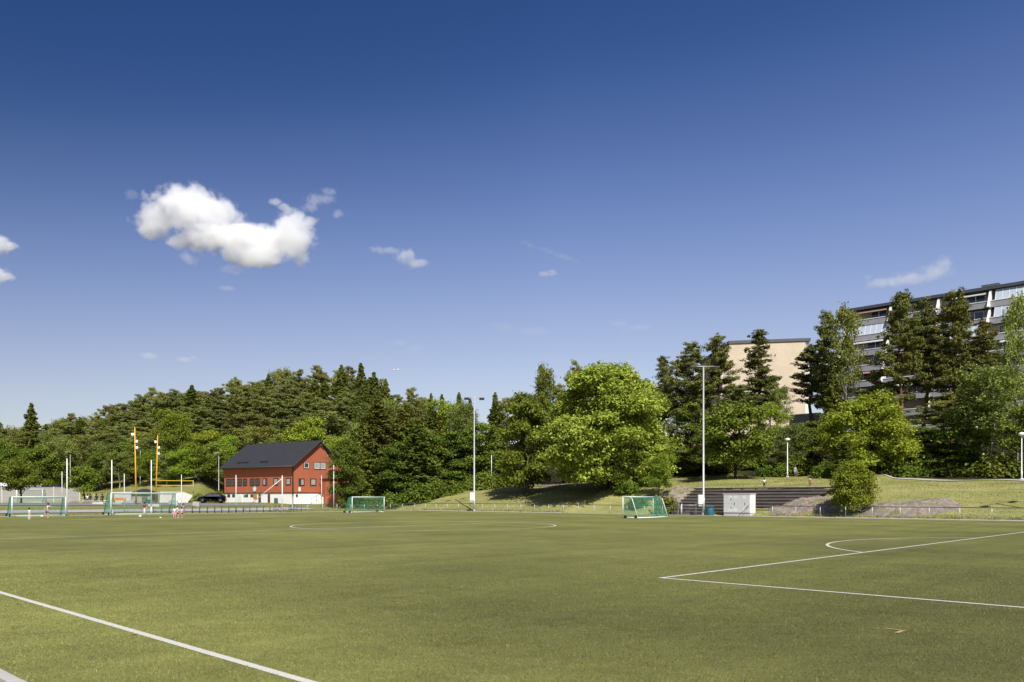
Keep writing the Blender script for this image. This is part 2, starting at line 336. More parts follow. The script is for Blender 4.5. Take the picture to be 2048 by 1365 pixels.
def ground_material():
    m, t, o = nt('ground_cover'); L = t.links.new
    b = node(t, 'ShaderNodeBsdfPrincipled', Roughness=.95); b.inputs['Specular IOR Level'].default_value = .1
    tc = node(t, 'ShaderNodeTexCoord')
    def noise(sc, det=8, ro=.65, st=(1, 1, 1)):
        m0 = node(t, 'ShaderNodeMapping'); m0.inputs['Rotation'].default_value = (0, 0, TH - math.pi); mp = node(t, 'ShaderNodeMapping'); mp.inputs['Scale'].default_value = st
        n = node(t, 'ShaderNodeTexNoise', Scale=sc, Detail=det, Roughness=ro); L(tc.outputs['Object'], m0.inputs[0]); L(m0.outputs[0], mp.inputs[0]); L(mp.outputs[0], n.inputs['Vector']); return n
    def ramp(src, a, ca, b_, cb):
        r = node(t, 'ShaderNodeValToRGB'); r.color_ramp.elements[0].position = a; r.color_ramp.elements[1].position = b_
        r.color_ramp.elements[0].color = (*ca, 1); r.color_ramp.elements[1].color = (*cb, 1); L(src, r.inputs[0]); return r
    def mix(fac, a, b_):
        x = node(t, 'ShaderNodeMix', data_type='RGBA'); L(fac, x.inputs[0]); L(a, x.inputs[6]); L(b_, x.inputs[7]); return x.outputs[2]
    # mown meadow: straw and green patches with mowing streaks along the bank
    ga = ramp(noise(.20, 10).outputs[0], .38, (.145, .180, .036), .62, (.375, .35, .135))
    gb = ramp(noise(.9, 10, .7, (.14, 1.1, 1)).outputs[0], .36, (.130, .155, .032), .64, (.40, .372, .150))
    gc = ramp(noise(3.2, 10, .8).outputs[0], .34, (.07, .09, .02), .68, (.38, .34, .14))
    g1 = node(t, 'ShaderNodeMix', data_type='RGBA'); g1.inputs[0].default_value = .5; L(ga.outputs[0], g1.inputs[6]); L(gb.outputs[0], g1.inputs[7])
    g2 = node(t, 'ShaderNodeMix', data_type='RGBA'); g2.inputs[0].default_value = .4; L(g1.outputs[2], g2.inputs[6]); L(gc.outputs[0], g2.inputs[7])
    # forest floor
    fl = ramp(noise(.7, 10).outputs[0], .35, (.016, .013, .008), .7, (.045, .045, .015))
    # lush grass
    lu = ramp(noise(2.5, 10, .75).outputs[0], .3, (.10, .122, .028), .7, (.27, .255, .085))
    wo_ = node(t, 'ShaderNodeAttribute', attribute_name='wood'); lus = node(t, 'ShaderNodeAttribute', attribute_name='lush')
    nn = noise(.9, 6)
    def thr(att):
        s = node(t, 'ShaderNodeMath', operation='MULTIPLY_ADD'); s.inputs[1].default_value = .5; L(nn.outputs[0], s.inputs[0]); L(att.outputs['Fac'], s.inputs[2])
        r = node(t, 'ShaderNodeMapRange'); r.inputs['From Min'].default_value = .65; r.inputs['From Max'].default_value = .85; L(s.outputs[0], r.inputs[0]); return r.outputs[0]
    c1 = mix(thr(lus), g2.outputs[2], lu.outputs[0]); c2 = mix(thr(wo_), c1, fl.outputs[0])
    L(c2, b.inputs['Base Color'])
    bp = node(t, 'ShaderNodeBump', Strength=.7, Distance=.12); L(noise(5, 12, .8).outputs[0], bp.inputs['Height']); L(bp.outputs[0], b.inputs['Normal'])
    L(b.outputs[0], o.inputs[0]); return m

ang = np.radians(np.concatenate([np.arange(-180, -46, 4), np.arange(-46, 46, .3), np.arange(46, 180.1, 4)]))
rad = np.concatenate([[0.5, 5, 15, 30, 45], np.arange(55, 72, 1.5), np.arange(72, 150, .8), np.arange(150, 250, 3), [260, 280, 310, 350, 420, 520, 700, 1000, 1600, 2600, 4500, 8000, 14000]])
A_, R_ = np.meshgrid(ang, rad, indexing='ij')
X_, Y_ = R_ * np.sin(A_), R_ * np.cos(A_)
Z_ = hgt(X_, Y_)
a_, c_ = AC(X_, Y_); px_ = 1024 + F * X_ / np.maximum(Y_, 20)
y0_ = np.interp(px_, _pxk, _y0)
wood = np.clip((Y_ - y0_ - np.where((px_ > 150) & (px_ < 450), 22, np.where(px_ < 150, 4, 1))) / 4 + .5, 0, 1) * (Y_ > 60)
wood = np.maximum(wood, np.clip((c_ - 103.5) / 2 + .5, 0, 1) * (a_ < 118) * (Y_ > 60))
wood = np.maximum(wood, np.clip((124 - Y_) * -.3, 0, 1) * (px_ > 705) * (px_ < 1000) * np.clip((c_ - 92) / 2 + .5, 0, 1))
lush = np.clip((a_ - 95.5) / 1, 0, 1) * (c_ < 77)
lush = np.maximum(lush, .55 * np.clip((c_ - 95) / 5, 0, 1))
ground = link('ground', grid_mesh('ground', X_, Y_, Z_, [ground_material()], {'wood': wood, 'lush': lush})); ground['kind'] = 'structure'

# --- artificial turf
def pile_shading(t, vec):
    """pile brightness by viewing direction, painted in: darker at the penalty end, paler by the touchline"""
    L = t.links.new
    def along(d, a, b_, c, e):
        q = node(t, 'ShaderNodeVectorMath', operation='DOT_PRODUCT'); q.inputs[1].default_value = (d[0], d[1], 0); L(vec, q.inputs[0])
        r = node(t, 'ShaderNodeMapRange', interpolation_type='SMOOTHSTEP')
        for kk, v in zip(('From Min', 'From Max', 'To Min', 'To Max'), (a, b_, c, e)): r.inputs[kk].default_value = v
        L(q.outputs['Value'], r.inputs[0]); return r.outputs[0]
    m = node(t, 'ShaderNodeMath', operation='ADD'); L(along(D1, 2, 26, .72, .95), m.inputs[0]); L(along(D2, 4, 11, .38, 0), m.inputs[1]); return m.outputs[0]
def turf_material():
    m, t, o = nt('artificial_turf'); L = t.links.new
    b = node(t, 'ShaderNodeBsdfPrincipled', Roughness=.75); b.inputs['Specular IOR Level'].default_value = .25
    tc = node(t, 'ShaderNodeTexCoord')
    def noise(sc, det, ro=.6, st=(1, 1, 1), rot=0):
        m0 = node(t, 'ShaderNodeMapping'); m0.inputs['Rotation'].default_value = (0, 0, rot); mp = node(t, 'ShaderNodeMapping'); mp.inputs['Scale'].default_value = st
        n = node(t, 'ShaderNodeTexNoise', Scale=sc, Detail=det, Roughness=ro); L(tc.outputs['Object'], m0.inputs[0]); L(m0.outputs[0], mp.inputs[0]); L(mp.outputs[0], n.inputs['Vector']); return n
    def mr(src, a, b_, c, d):
        r = node(t, 'ShaderNodeMapRange'); 
        for k, v in zip(('From Min', 'From Max', 'To Min', 'To Max'), (a, b_, c, d)): r.inputs[k].default_value = v
        L(src, r.inputs[0]); return r.outputs[0]
    r = node(t, 'ShaderNodeValToRGB'); e = r.color_ramp.elements
    e[0].position = .28; e[0].color = (.060, .068, .012, 1); e[1].position = .74; e[1].color = (.340, .332, .102, 1)
    e2 = r.color_ramp.elements.new(.52); e2.color = (.176, .182, .046, 1)
    fine = noise(38, 5, .75); L(fine.outputs[0], r.inputs[0])
    big = noise(.11, 7, .65, (1, 1.3, 1), TH); mid = noise(1.1, 8, .75, (1, 1.6, 1), 0); streak = noise(.42, 6, .6, (.10, 1.5, 1), -ANG2)
    def mul(x, y):
        q = node(t, 'ShaderNodeMath', operation='MULTIPLY'); L(x, q.inputs[0]); L(y, q.inputs[1]); return q.outputs[0]
    k = mul(mul(mr(big.outputs[0], .32, .68, .70, 1.22), mr(mid.outputs[0], .3, .7, .80, 1.16)), mr(streak.outputs[0], .32, .68, .84, 1.14))
    f2 = noise(6.5, 6, .75, (1, 1.3, 1), .4); k = mul(mul(k, mr(f2.outputs[0], .3, .7, .82, 1.16)), pile_shading(t, tc.outputs['Object']))  # the pile's view-direction brightness is multiplied into the base colour
    mm = node(t, 'ShaderNodeMix', data_type='RGBA', blend_type='MULTIPLY'); mm.inputs[0].default_value = 1; L(r.outputs[0], mm.inputs[6]); L(k, mm.inputs[7])
    L(mm.outputs[2], b.inputs['Base Color'])
    bp = node(t, 'ShaderNodeBump', Strength=.9, Distance=.03); L(fine.outputs[0], bp.inputs['Height']); L(bp.outputs[0], b.inputs['Normal'])
    L(b.outputs[0], o.inputs[0]); return m
T_C0, T_C1, T_A0, T_A1 = CC - 34.3, 77.1, CA - 54.5, 95.3
def sheet(name, quads, m, z, kind='structure'):
    mb = MB()
    for q in quads:
        mb.add([(*p, z) for p in q], [(0, 1, 2, 3)])
    me = bpy.data.meshes.new(name); me.from_pydata(mb.v, [], mb.f); me.materials.append(m)
    o = link(name, me); o['kind'] = kind; return o
sheet('pitch_turf', [[P(T_A0, T_C0), P(T_A0, T_C1), P(T_A1, T_C1), P(T_A1, T_C0)]], turf_material(), 0.0)
# short plastic fibres standing in the turf near the camera: uncountable, one object
rs = np.random.default_rng(5)
def fibres():
    N = 650000
    Yf = np.sqrt(7.6 ** 2 + (34 ** 2 - 7.6 ** 2) * rs.random(N)); Yf = Yf[rs.random(N) < np.clip((34 - Yf) / 26, 0, 1) ** 2.2]; N = len(Yf)
    Xf = (rs.random(N) * 2 - 1) * (.66 * Yf + .3)
    a, c = AC(Xf, Yf); ok = (c > T_C0 + .05) & (np.abs(c - (CC - 32.17)) > .035 + .05 * rs.random(N)) & ~((np.abs(a - (CA - 33.05)) < .03 + .05 * rs.random(N)) & (np.abs(c - CC) < 20.3)) & ~((np.abs(c - (CC - 20.16)) < .03 + .05 * rs.random(N)) & (a < CA - 33)) & (np.abs(np.hypot(a - (CA - 38.6), c - CC) - 9.15) > .09)
    Xf, Yf = Xf[ok], Yf[ok]; N = len(Xf)
    hh = .012 + .016 * rs.random(N); an = rs.random(N) * 2 * np.pi; w = .003 * (Yf / 8) ** .7
    lean = (rs.random((N, 2)) - .5) * .06
    dx, dy = np.cos(an) * w, np.sin(an) * w
    v = np.empty((N, 3, 3)); v[:, 0] = np.stack([Xf - dx, Yf - dy, np.zeros(N)], 1); v[:, 1] = np.stack([Xf + dx, Yf + dy, np.zeros(N)], 1)
    v[:, 2] = np.stack([Xf + lean[:, 0], Yf + lean[:, 1], hh], 1)
    me = bpy.data.meshes.new('turf_fibres'); me.vertices.add(N * 3); me.vertices.foreach_set('co', v.ravel())
    me.loops.add(N * 3); me.loops.foreach_set('vertex_index', np.arange(N * 3)); me.polygons.add(N)
    me.polygons.foreach_set('loop_start', np.arange(0, N * 3, 3)); me.polygons.foreach_set('loop_total', np.full(N, 3))
    at = me.attributes.new('tint', 'FLOAT', 'FACE'); at.data.foreach_set('value', rs.random(N).astype(np.float32))
    me.update(calc_edges=True); m = foliage('turf_fibre', (.09, .10, .02), (.44, .43, .14), .0, .25, .15); me.materials.append(m); t = m.node_tree
    tc = node(t, 'ShaderNodeTexCoord'); q = node(t, 'ShaderNodeMix', data_type='RGBA', blend_type='MULTIPLY'); q.inputs[0].default_value = 1
    mx = [n for n in t.nodes if n.type == 'MIX' and n is not q][0]; h = [n for n in t.nodes if n.type == 'HUE_SAT' and n.inputs['Color'].links and n.inputs['Color'].links[0].from_node == mx][0]
    t.links.new(mx.outputs[2], q.inputs[6]); t.links.new(pile_shading(t, tc.outputs['Object']), q.inputs[7]); t.links.new(q.outputs[2], h.inputs['Color']); return me
o = link('turf_fibres', fibres()); o['kind'] = 'stuff'

line_m = pmat('pitch_line_white', (.62, .62, .59), (.33, .34, .25), 42, .8, detail=10)
yel_m = pmat('pitch_line_yellow', (.46, .32, .11), (.27, .23, .08), 14, .8, detail=8)
LW = .062
def strip(p, q, w=LW):
    p, q = np.array(p), np.array(q); d = (q - p) / np.linalg.norm(q - p); n = np.array([-d[1], d[0]]) * w
    k = max(1, int(np.linalg.norm(q - p) // 6)); pts = [p + (q - p) * i / k for i in range(k + 1)]
    return [[pts[i] - n, pts[i] + n, pts[i + 1] + n, pts[i + 1] - n] for i in range(k)]
def arc(c, r, t0, t1, n=96, w=LW):
    q = []
    for i in range(n):
        s, e = t0 + (t1 - t0) * i / n, t0 + (t1 - t0) * (i + 1) / n
        f = lambda t, rr: c + rr * (math.cos(t) * D1 + math.sin(t) * D2)
        q.append([f(s, r - w), f(s, r + w), f(e, r + w), f(e, r - w)])
    return q
GL0, GL1, TL0, TL1, PF = CA - 49.6, CA + 49.6, CC - 32.17, CC + 32.17, CA - 33.1
qs = []
e = LW
qs += strip(P(GL0 - e, TL0), P(GL1 + e, TL0)) + strip(P(GL0 - e, TL1), P(GL1 + e, TL1))
qs += strip(P(GL0, TL0 + e), P(GL0, TL1 - e)) + strip(P(GL1, TL0 + e), P(GL1, TL1 - e))
qs += strip(P(CA, TL0 + e), P(CA, TL1 - e))
sheet('pitch_outline', qs, line_m, .004)
qs = arc(P(CA, CC), 9.15, 0, 2 * math.pi, 160)
th0 = math.acos(5.5 / 9.15)
for s, g in ((1, GL0), (-1, GL1)):
    f0 = g + s * 16.55
    qs += strip(P(f0, CC - 20.16), P(f0, CC + 20.16)) + strip(P(g + s * e, CC - 20.16 + e), P(f0 - s * e, CC - 20.16 + e)) + strip(P(g + s * e, CC + 20.16 - e), P(f0 - s * e, CC + 20.16 - e))
    f1 = g + s * 5.5
    qs += strip(P(f1, CC - 9.16), P(f1, CC + 9.16)) + strip(P(g + s * e, CC - 9.16 + e), P(f1 - s * e, CC - 9.16 + e)) + strip(P(g + s * e, CC + 9.16 - e), P(f1 - s * e, CC + 9.16 - e))
    cen = P(g + s * 11, CC); b0 = 0 if s > 0 else math.pi
    qs += arc(cen, 9.15, b0 - th0 + .012, b0 + th0 - .012, 40)
sheet('pitch_markings', qs, line_m, .008)
def gpt(px, py): Y = F * EYE / (py - HOR); return np.array([U(px) * Y, Y])
yq = strip(gpt(1770, 1258), gpt(1806, 1262.5), .022) + strip(gpt(1808, 1262), gpt(1793, 1267.5), .03) + strip(gpt(57, 1207.5), gpt(64, 1207), .03) + strip(gpt(258, 1271), gpt(272, 1269), .03) + strip(gpt(462, 1117), gpt(477, 1117), .03)
sheet('yellow_markings', yq, yel_m, .012)

# kerb and asphalt beside the near touchline; kerb along the far side and behind the goals
def kerb(name, p, q, w, h, m, z0=-.1):
    mb = MB(); p, q = np.array(p), np.array(q); L_ = np.linalg.norm(q - p); r = math.atan2(q[1] - p[1], q[0] - p[0])
    n = int(L_ // 1.0)
    for i in range(n):
        x0 = L_ * i / n; jig = rs.normal() * .004
        mb.box((x0 + .004, -w / 2 + jig, z0), (x0 + L_ / n - .004, w / 2 + jig, h + rs.normal() * .002), r, (p[0], p[1], 0))
    o = mb.obj(name, m, None, .008); o['kind'] = 'structure'; return o
kerb('kerb', P(T_A0, T_C0 - .07), P(70, T_C0 - .07), .14, .03, M['kerb'])
kerb('kerb', P(T_A0, T_C1 + .12), P(T_A1 + .2, T_C1 + .12), .24, .05, M['kerb'])
kerb('kerb', P(T_A1 + .1, T_C0), P(T_A1 + .1, T_C1 - .1), .2, .04, M['kerb'])
sheet('asphalt_walk', [[P(T_A0, T_C0 - 9), P(T_A0, T_C0 - .14), P(95, T_C0 - .14), P(95, T_C0 - 9)]], M['asphalt'], -.015)
def ribbon(name, pts, w, m, dz=.05, n=120, z0=None):
    pts = np.array(pts, float); s = np.concatenate([[0], np.cumsum(np.linalg.norm(np.diff(pts, axis=0), axis=1))]); ss = np.linspace(0, s[-1], n)
    # smooth the line
    x = np.interp(ss, s, pts[:, 0]); y = np.interp(ss, s, pts[:, 1])
    k = np.ones(9) / 9
    for _ in range(2):
        x = np.concatenate([x[:4], np.convolve(x, k, 'valid'), x[-4:]]); y = np.concatenate([y[:4], np.convolve(y, k, 'valid'), y[-4:]])
    dx, dy = np.gradient(x), np.gradient(y); l = np.hypot(dx, dy); nx, ny = -dy / l, dx / l
    ws = np.linspace(-.5, .5, 7)
    ww = w if not hasattr(w, '__len__') else np.interp(ss, s, w)
    X = x[:, None] + nx[:, None] * ws * (ww[:, None] if hasattr(ww, '__len__') else ww); Y = y[:, None] + ny[:, None] * ws * (ww[:, None] if hasattr(ww, '__len__') else ww)
    o = link(name, grid_mesh(name, X, Y, hgt(X, Y) + dz, [m])); o['kind'] = 'structure'; return o
ribbon('gravel_strip', [P(T_A0, 77.7), P(94.9, 77.7)], .9, M['gravel'], .06, 200)
ribbon('footpath', [P(-30, 101.2), P(20, 101.2), P(36, 101.3), P(45, 101.6)], 1.9, M['gravel'], .06, 160)
ribbon('dirt_path', [at_Y(1140, 128), at_Y(1112, 125), at_Y(1085, 128), at_Y(1070, 136)], 3.2, pmat('trodden_earth', (.25, .20, .155), (.16, .125, .095), 2, .95, .3), .07, 60)
ribbon('asphalt_path', [P(106, -10), P(106, 20), P(105.5, 44), P(105, 58), P(107, 66)], 4.6, pmat('grey_blue_asphalt', (.34, .34, .36), (.25, .25, .27), 2, .9, .2, detail=12), .06, 160)
ribbon('plaza_asphalt', [P(122, 24), P(120, 40), P(117, 52), P(114, 63)], [9, 9, 8, 4], M['asphalt'], .06, 100)

# uneven meadow grass on the bank and beside the pitch: single blades and seed stalks, uncountable
def meadow():
    N = 150000; ra = np.random.default_rng(21)
    k = N // 3
    a = np.concatenate([ra.uniform(-8, 118, N - k), ra.uniform(95.6, 128, k)]); c = np.concatenate([77.6 + 25 * ra.random(N - k) ** 1.25, ra.uniform(-6, 78, k)])
    X, Y = a * D1[0] + c * D2[0], a * D1[1] + c * D2[1]; pxx = 1024 + F * X / np.maximum(Y, 1)
    ok = (Y > 55) & (pxx > -60) & (pxx < 2110)
    ok &= ~((c > 78.2) & (c < STEP_C0 + STEP_D * N_STEP + .3) & (a > np.interp(c, [79, 86.5], [46.5, 34.5])) & (a < 67.5))
    ok &= ~((a > 103) & (a < 108.6) & (c < 66)) & ~((a > 112) & (c > 20) & (c < 64) & (Y < 131)) & (np.abs(c - 101.2) > 1.4) & ~((np.abs(c - 77.7) < .5) & (a < 95.4)) & (ra.random(N) < .8 + .2 * np.sin(a * .9) * np.sin(c * 1.3 + a * .3))
    X, Y, a, c = X[ok], Y[ok], a[ok], c[ok]; n = len(X); z = np.maximum(hgt(X, Y), -.01)
    edge = np.exp(-np.abs(c - 78.6) / .5) * (a < 95)
    h = (.035 + .07 * ra.random(n) ** 2) * (1 + 2.2 * edge); w = .022 + .02 * ra.random(n); an = ra.random(n) * 6.283; le = (ra.random((n, 2)) - .5) * h[:, None] * 1.3
    v = np.empty((n, 3, 3)); v[:, 0] = np.stack([X - np.cos(an) * w, Y - np.sin(an) * w, z - .01], 1); v[:, 1] = np.stack([X + np.cos(an) * w, Y + np.sin(an) * w, z - .01], 1); v[:, 2] = np.stack([X + le[:, 0], Y + le[:, 1], z + h], 1)
    me = bpy.data.meshes.new('meadow_grass'); me.vertices.add(n * 3); me.vertices.foreach_set('co', v.ravel()); me.loops.add(n * 3); me.loops.foreach_set('vertex_index', np.arange(n * 3)); me.polygons.add(n)
    me.polygons.foreach_set('loop_start', np.arange(0, n * 3, 3)); me.polygons.foreach_set('loop_total', np.full(n, 3))
    at = me.attributes.new('tint', 'FLOAT', 'FACE'); at.data.foreach_set('value', np.clip(ra.random(n) * .7 + .3 * np.sin(a * .5) * np.sin(c * .8), 0, 1).astype(np.float32))
    me.update(calc_edges=True); me.materials.append(foliage('meadow_blade', (.17, .185, .045), (.48, .41, .20), 0, .35, .1)); return me
o = link('meadow_grass', meadow()); o['kind'] = 'stuff'

# ------------------------------------------------------------------ trees: trunk with limbs, crown of thousands of single leaves
def leaf_mesh(name, c, nrm, size, aspect, m, rg, fold=.0):
    """one diamond leaf per centre, facing roughly along nrm"""
    N = len(c); nrm = nrm / np.maximum(np.linalg.norm(nrm, axis=1, keepdims=True), 1e-6)
    r = rg.normal(size=(N, 3)); t = np.cross(nrm, r); t /= np.maximum(np.linalg.norm(t, axis=1, keepdims=True), 1e-6); b = np.cross(nrm, t)
    s = size[:, None]
    v = np.empty((N, 4, 3)); v[:, 0] = c - t * s; v[:, 2] = c + t * s; v[:, 1] = c - b * s * aspect + t * s * .15; v[:, 3] = c + b * s * aspect + t * s * .15
    me = bpy.data.meshes.new(name); me.vertices.add(N * 4); me.vertices.foreach_set('co', v.ravel())
    me.loops.add(N * 4); me.loops.foreach_set('vertex_index', np.arange(N * 4)); me.polygons.add(N)
    me.polygons.foreach_set('loop_start', np.arange(0, N * 4, 4)); me.polygons.foreach_set('loop_total', np.full(N, 4))
    at = me.attributes.new('tint', 'FLOAT', 'FACE'); at.data.foreach_set('value', np.clip(rg.normal(.5, .25, N), 0, 1).astype(np.float32))
    me.update(calc_edges=True); me.materials.append(m); return me
def unit(rg, n):
    v = rg.normal(size=(n, 3)); return v / np.linalg.norm(v, axis=1, keepdims=True)
def limb(mb, p, q, r0, r1, rg, sag=.0, n=5):
    p, q = np.array(p, float), np.array(q, float); L_ = np.linalg.norm(q - p); k = 4
    pts = [p + (q - p) * i / k + (rg.normal(size=3) * L_ * .035 if 0 < i < k else 0) + np.array([0, 0, sag * L_ * math.sin(math.pi * i / k)]) for i in range(k + 1)]
    mb.tube(pts, [r0 + (r1 - r0) * i / k for i in range(k + 1)], n, False)

def broadleaf(seed, H, W, base, lobes, per, leaf, lpc, mleaf, mbark, forks=1, top=.5, asp=.62, flat=.75, lsz=.27, rmin=.62):
    """leafy crown: sub-crowns around the limbs, twigs on each, leaves on each twig"""
    rg = np.random.default_rng(seed); mb = MB(); tr = H * .016 + .05
    hb = H * base
    for f in range(forks):
        an = rg.random() * 6.28; off = np.array([math.cos(an), math.sin(an), 0]) * (.0 if forks == 1 else .25 + .05 * W)
        limb(mb, np.array([0, 0, -.3]) + off * .25, off + [0, 0, H * .82], tr / forks ** .4, tr * .15, rg, 0, 7)
    C, NN, S = [], [], []
    hc = (H - hb) / 2; zc = hb + hc
    for i in range(lobes):
        # sub-crown centre on an egg-shaped shell
        ph = i * 2.39996 + rg.normal() * .35; zz = -0.92 + 1.86 * (i + .5) / lobes + rg.normal() * .06; zz = min(max(zz, -.97), .95)
        rr = math.sqrt(max(0, 1 - abs(zz) ** (2.2 if zz > 0 else 4.5))) * (rmin + (.86 - rmin) * rg.random()) * (1 if zz < 0 else 1 - .18 * zz * (1 - top) * 2)
        if i % 4 == 3: rr *= .45
        ctr = np.array([rr * W / 2 * math.cos(ph), rr * W / 2 * math.sin(ph), zc + zz * hc * .86])
        R = np.array([1, 1, flat]) * W * lsz * (.62 + .5 * rg.random()) * (1 - .3 * max(0, zz))
        limb(mb, (0, 0, max(hb * .7, ctr[2] - np.hypot(ctr[0], ctr[1]) * .8 - .3 * R[2])), ctr, tr * .38, tr * .08, rg, .06)
        d = unit(rg, per); d[:, 2] = np.where(d[:, 2] < -.35, -d[:, 2], d[:, 2])
        tw = ctr + d * R * (rg.random((per, 1)) ** .33) * (.85 + .3 * rg.random((per, 1)))
        for j in range(0, per, 7): mb.cord(ctr, tw[j], tr * .10)
        q = np.repeat(tw, lpc, 0); dd = np.repeat(d, lpc, 0)
        sp = leaf * 2.3
        q = q + rg.normal(size=q.shape) * [sp, sp, sp * .55]
        C.append(q); NN.append(dd * .55 + [0, 0, .55] + rg.normal(size=q.shape) * .55)
    C = np.concatenate(C); NN = np.concatenate(NN)
    k = C[:, 2] > .25; C, NN = C[k], NN[k]
    return mb, leaf_mesh('leaves', C, NN, leaf * (.65 + .7 * rg.random(len(C))), asp, mleaf, rg), mbark

def pine(seed, H, W, base, mleaf, dens=1.0, lean=0.0, tall=False):
    rg = np.random.default_rng(seed); mb = MB(); tr = H * .0125 + .04
    k = 8; path = [np.array([lean * H * (i / k) ** 2 + .012 * H * math.sin(i * 1.1 + seed), .012 * H * math.sin(i * 1.7 + 2 * seed), -.3 + H * .99 * i / k]) for i in range(k + 1)]
    mb.tube(path, [tr * (1 - .88 * i / k) for i in range(k + 1)], 7, False)
    tp = lambda z: np.array([np.interp(z, [p[2] for p in path], [p[0] for p in path]), np.interp(z, [p[2] for p in path], [p[1] for p in path]), z])
    C, NN = [], []
    z = H * base
    while z < H * .985:
        f = (z - H * base) / (H - H * base)
        rad_ = W / 2 * (math.sin(math.pi * min(.97, .32 + .58 * f)) ** .8) * (1.0 if f < .76 else 1 - (f - .76) * 2.4) + .25
        if tall: rad_ = W / 2 * ((1 - f) ** .75 * .95 + .08) * (.5 + .5 * min(1, f / .18)) * (.75 + .5 * rg.random()) + .12
        for b in range(rg.integers(4, 8) if tall else rg.integers(3, 6)):
            if rg.random() < (.30 if tall else .14): continue
            ph = rg.random() * 6.28; L_ = rad_ * (.55 + .6 * rg.random()); up = (.05 + .35 * f) * L_ + rg.normal() * .15
            p0 = tp(z); p1 = p0 + [L_ * math.cos(ph), L_ * math.sin(ph), up]
            limb(mb, p0, p1, tr * .28 * (1.1 - f), tr * .05, rg, -.05, 4)
            npad = max(2, int(L_ * 2.9))
            for j in range(npad):
                s = .35 + .7 * (j + rg.random() * .6) / npad
                pc = p0 + (p1 - p0) * s + rg.normal(size=3) * [.28, .28, .12]
                n = int(62 * dens * (.7 + .6 * rg.random())); R = (.30 + .30 * rg.random()) if tall else (.36 + .34 * rg.random())
                d = unit(rg, n); q = pc + d * [R, R, R * .62] * (rg.random((n, 1)) ** .4); q[:, 2] += .1
                C.append(q); NN.append(d * .6 + [0, 0, .5] + rg.normal(size=q.shape) * .55)
        z += (.38 + .34 * rg.random()) * (H / 16) ** .5 * (.62 if tall else 1)
    C = np.concatenate(C); NN = np.concatenate(NN)
    return mb, leaf_mesh('needles', C, NN,   .155 * (.6 + .8 * rg.random(len(C))), .36, mleaf, rg), M['bark_pine']

def spruce(seed, H, W, base, mleaf, dens=1.0, gap=.08):
    rg = np.random.default_rng(seed); mb = MB(); tr = H * .012 + .04
    mb.tube([(0, 0, -.3), (.02 * H * rg.normal() * .3, 0, H * .5), (0, 0, H)], [tr, tr * .6, .015], 7, False)
    C, NN = [], []; z = H * base
    while z < H * .99:
        f = z / H; rad_ = W / 2 * (1 - f) ** .66 * (.78 + .44 * rg.random()) + .10
        nb = int(5 + 6 * (1 - f))
        for b in range(nb):
            if rg.random() < gap: continue
            ph = 6.28 * (b + rg.random() * .8) / nb; L_ = rad_ * (.65 + .5 * rg.random()); dr = -.28 * L_ * (1 - f) + .12 * L_ * f
            e = np.array([math.cos(ph), math.sin(ph), 0]); sd_ = np.array([-e[1], e[0], 0]); n = int((24 + 62 * L_) * dens)
            s = rg.random(n) ** .7; w = (rg.random(n) - .5) * .95 * L_ * (1.1 - s) * .75 + rg.normal(size=n) * .06
            q = np.array([0, 0, z]) + e * (L_ * s)[:, None] + sd_ * w[:, None]
            q[:, 2] += dr * s ** 1.4 + .10 * L_ * np.clip(s - .75, 0, 1) * 2 - np.abs(rg.normal(size=n)) * .16 - .25 * np.abs(w)
            C.append(q); NN.append(e * .35 + [0, 0, .65] + rg.normal(size=q.shape) * .5)
            if b % 2 == 0: mb.cord((0, 0, z), (e[0] * L_ * .8, e[1] * L_ * .8, z + dr * .7), tr * .2)
        z += .26 + .30 * (1 - f) * (H / 18)
    C = np.concatenate(C); NN = np.concatenate(NN)
    return mb, leaf_mesh('needles', C, NN, .17 * (.6 + .8 * rg.random(len(C))), .42, mleaf, rg), M['bark_dark']

def birch(seed, H, W, base, mleaf, dens=1.0, lean=.03):
    rg = np.random.default_rng(seed); mb = MB(); tr = H * .0085 + .03
    k = 6; path = [np.array([lean * H * (i / k) ** 1.5 + .01 * H * math.sin(i + seed), .01 * H * math.sin(1.6 * i + seed), -.3 + H * .97 * i / k]) for i in range(k + 1)]
    mb.tube(path, [tr * (1 - .9 * i / k) for i in range(k + 1)], 7, False)
    C, NN = [], []; nbr = int(30 * dens) + 8
    for b in range(nbr):
        f = base + (.97 - base) * (b + rg.random()) / nbr; z = H * f; g = (f - base) / (1 - base)
        p0 = np.array([np.interp(z, [p[2] for p in path], [p[0] for p in path]), np.interp(z, [p[2] for p in path], [p[1] for p in path]), z])
        L_ = W / 2 * (.45 + .75 * math.sin(math.pi * min(.95, .22 + .72 * g))) * (.7 + .45 * rg.random()) * (1 if g < .8 else 1.6 - .9 * g); ph = b * 2.4 + rg.random()
        p1 = p0 + [L_ * math.cos(ph), L_ * math.sin(ph), L_ * (.55 + .5 * rg.random())]
        limb(mb, p0, p1, tr * .26, tr * .04, rg, .06, 4)
        for j in range(int(5 + 4 * rg.random())):
            s = .3 + .75 * rg.random(); pc = p0 + (p1 - p0) * s + rg.normal(size=3) * [.32, .32, .2]
            n = int(40 * (.6 + .8 * rg.random())); hang = rg.random(n) * (.5 + 1.0 * rg.random())
            q = pc + rg.normal(size=(n, 3)) * [.34, .34, .22]; q[:, 2] -= hang
            C.append(q); NN.append(rg.normal(size=q.shape) + [0, 0, .6] + (q - p0) * .15)
    C = np.concatenate(C); NN = np.concatenate(NN); kk = C[:, 2] > .3; C, NN = C[kk], NN[kk]
    return mb, leaf_mesh('leaves', C, NN, .135 * (.6 + .8 * rg.random(len(C))), .7, mleaf, rg), M['bark_birch']

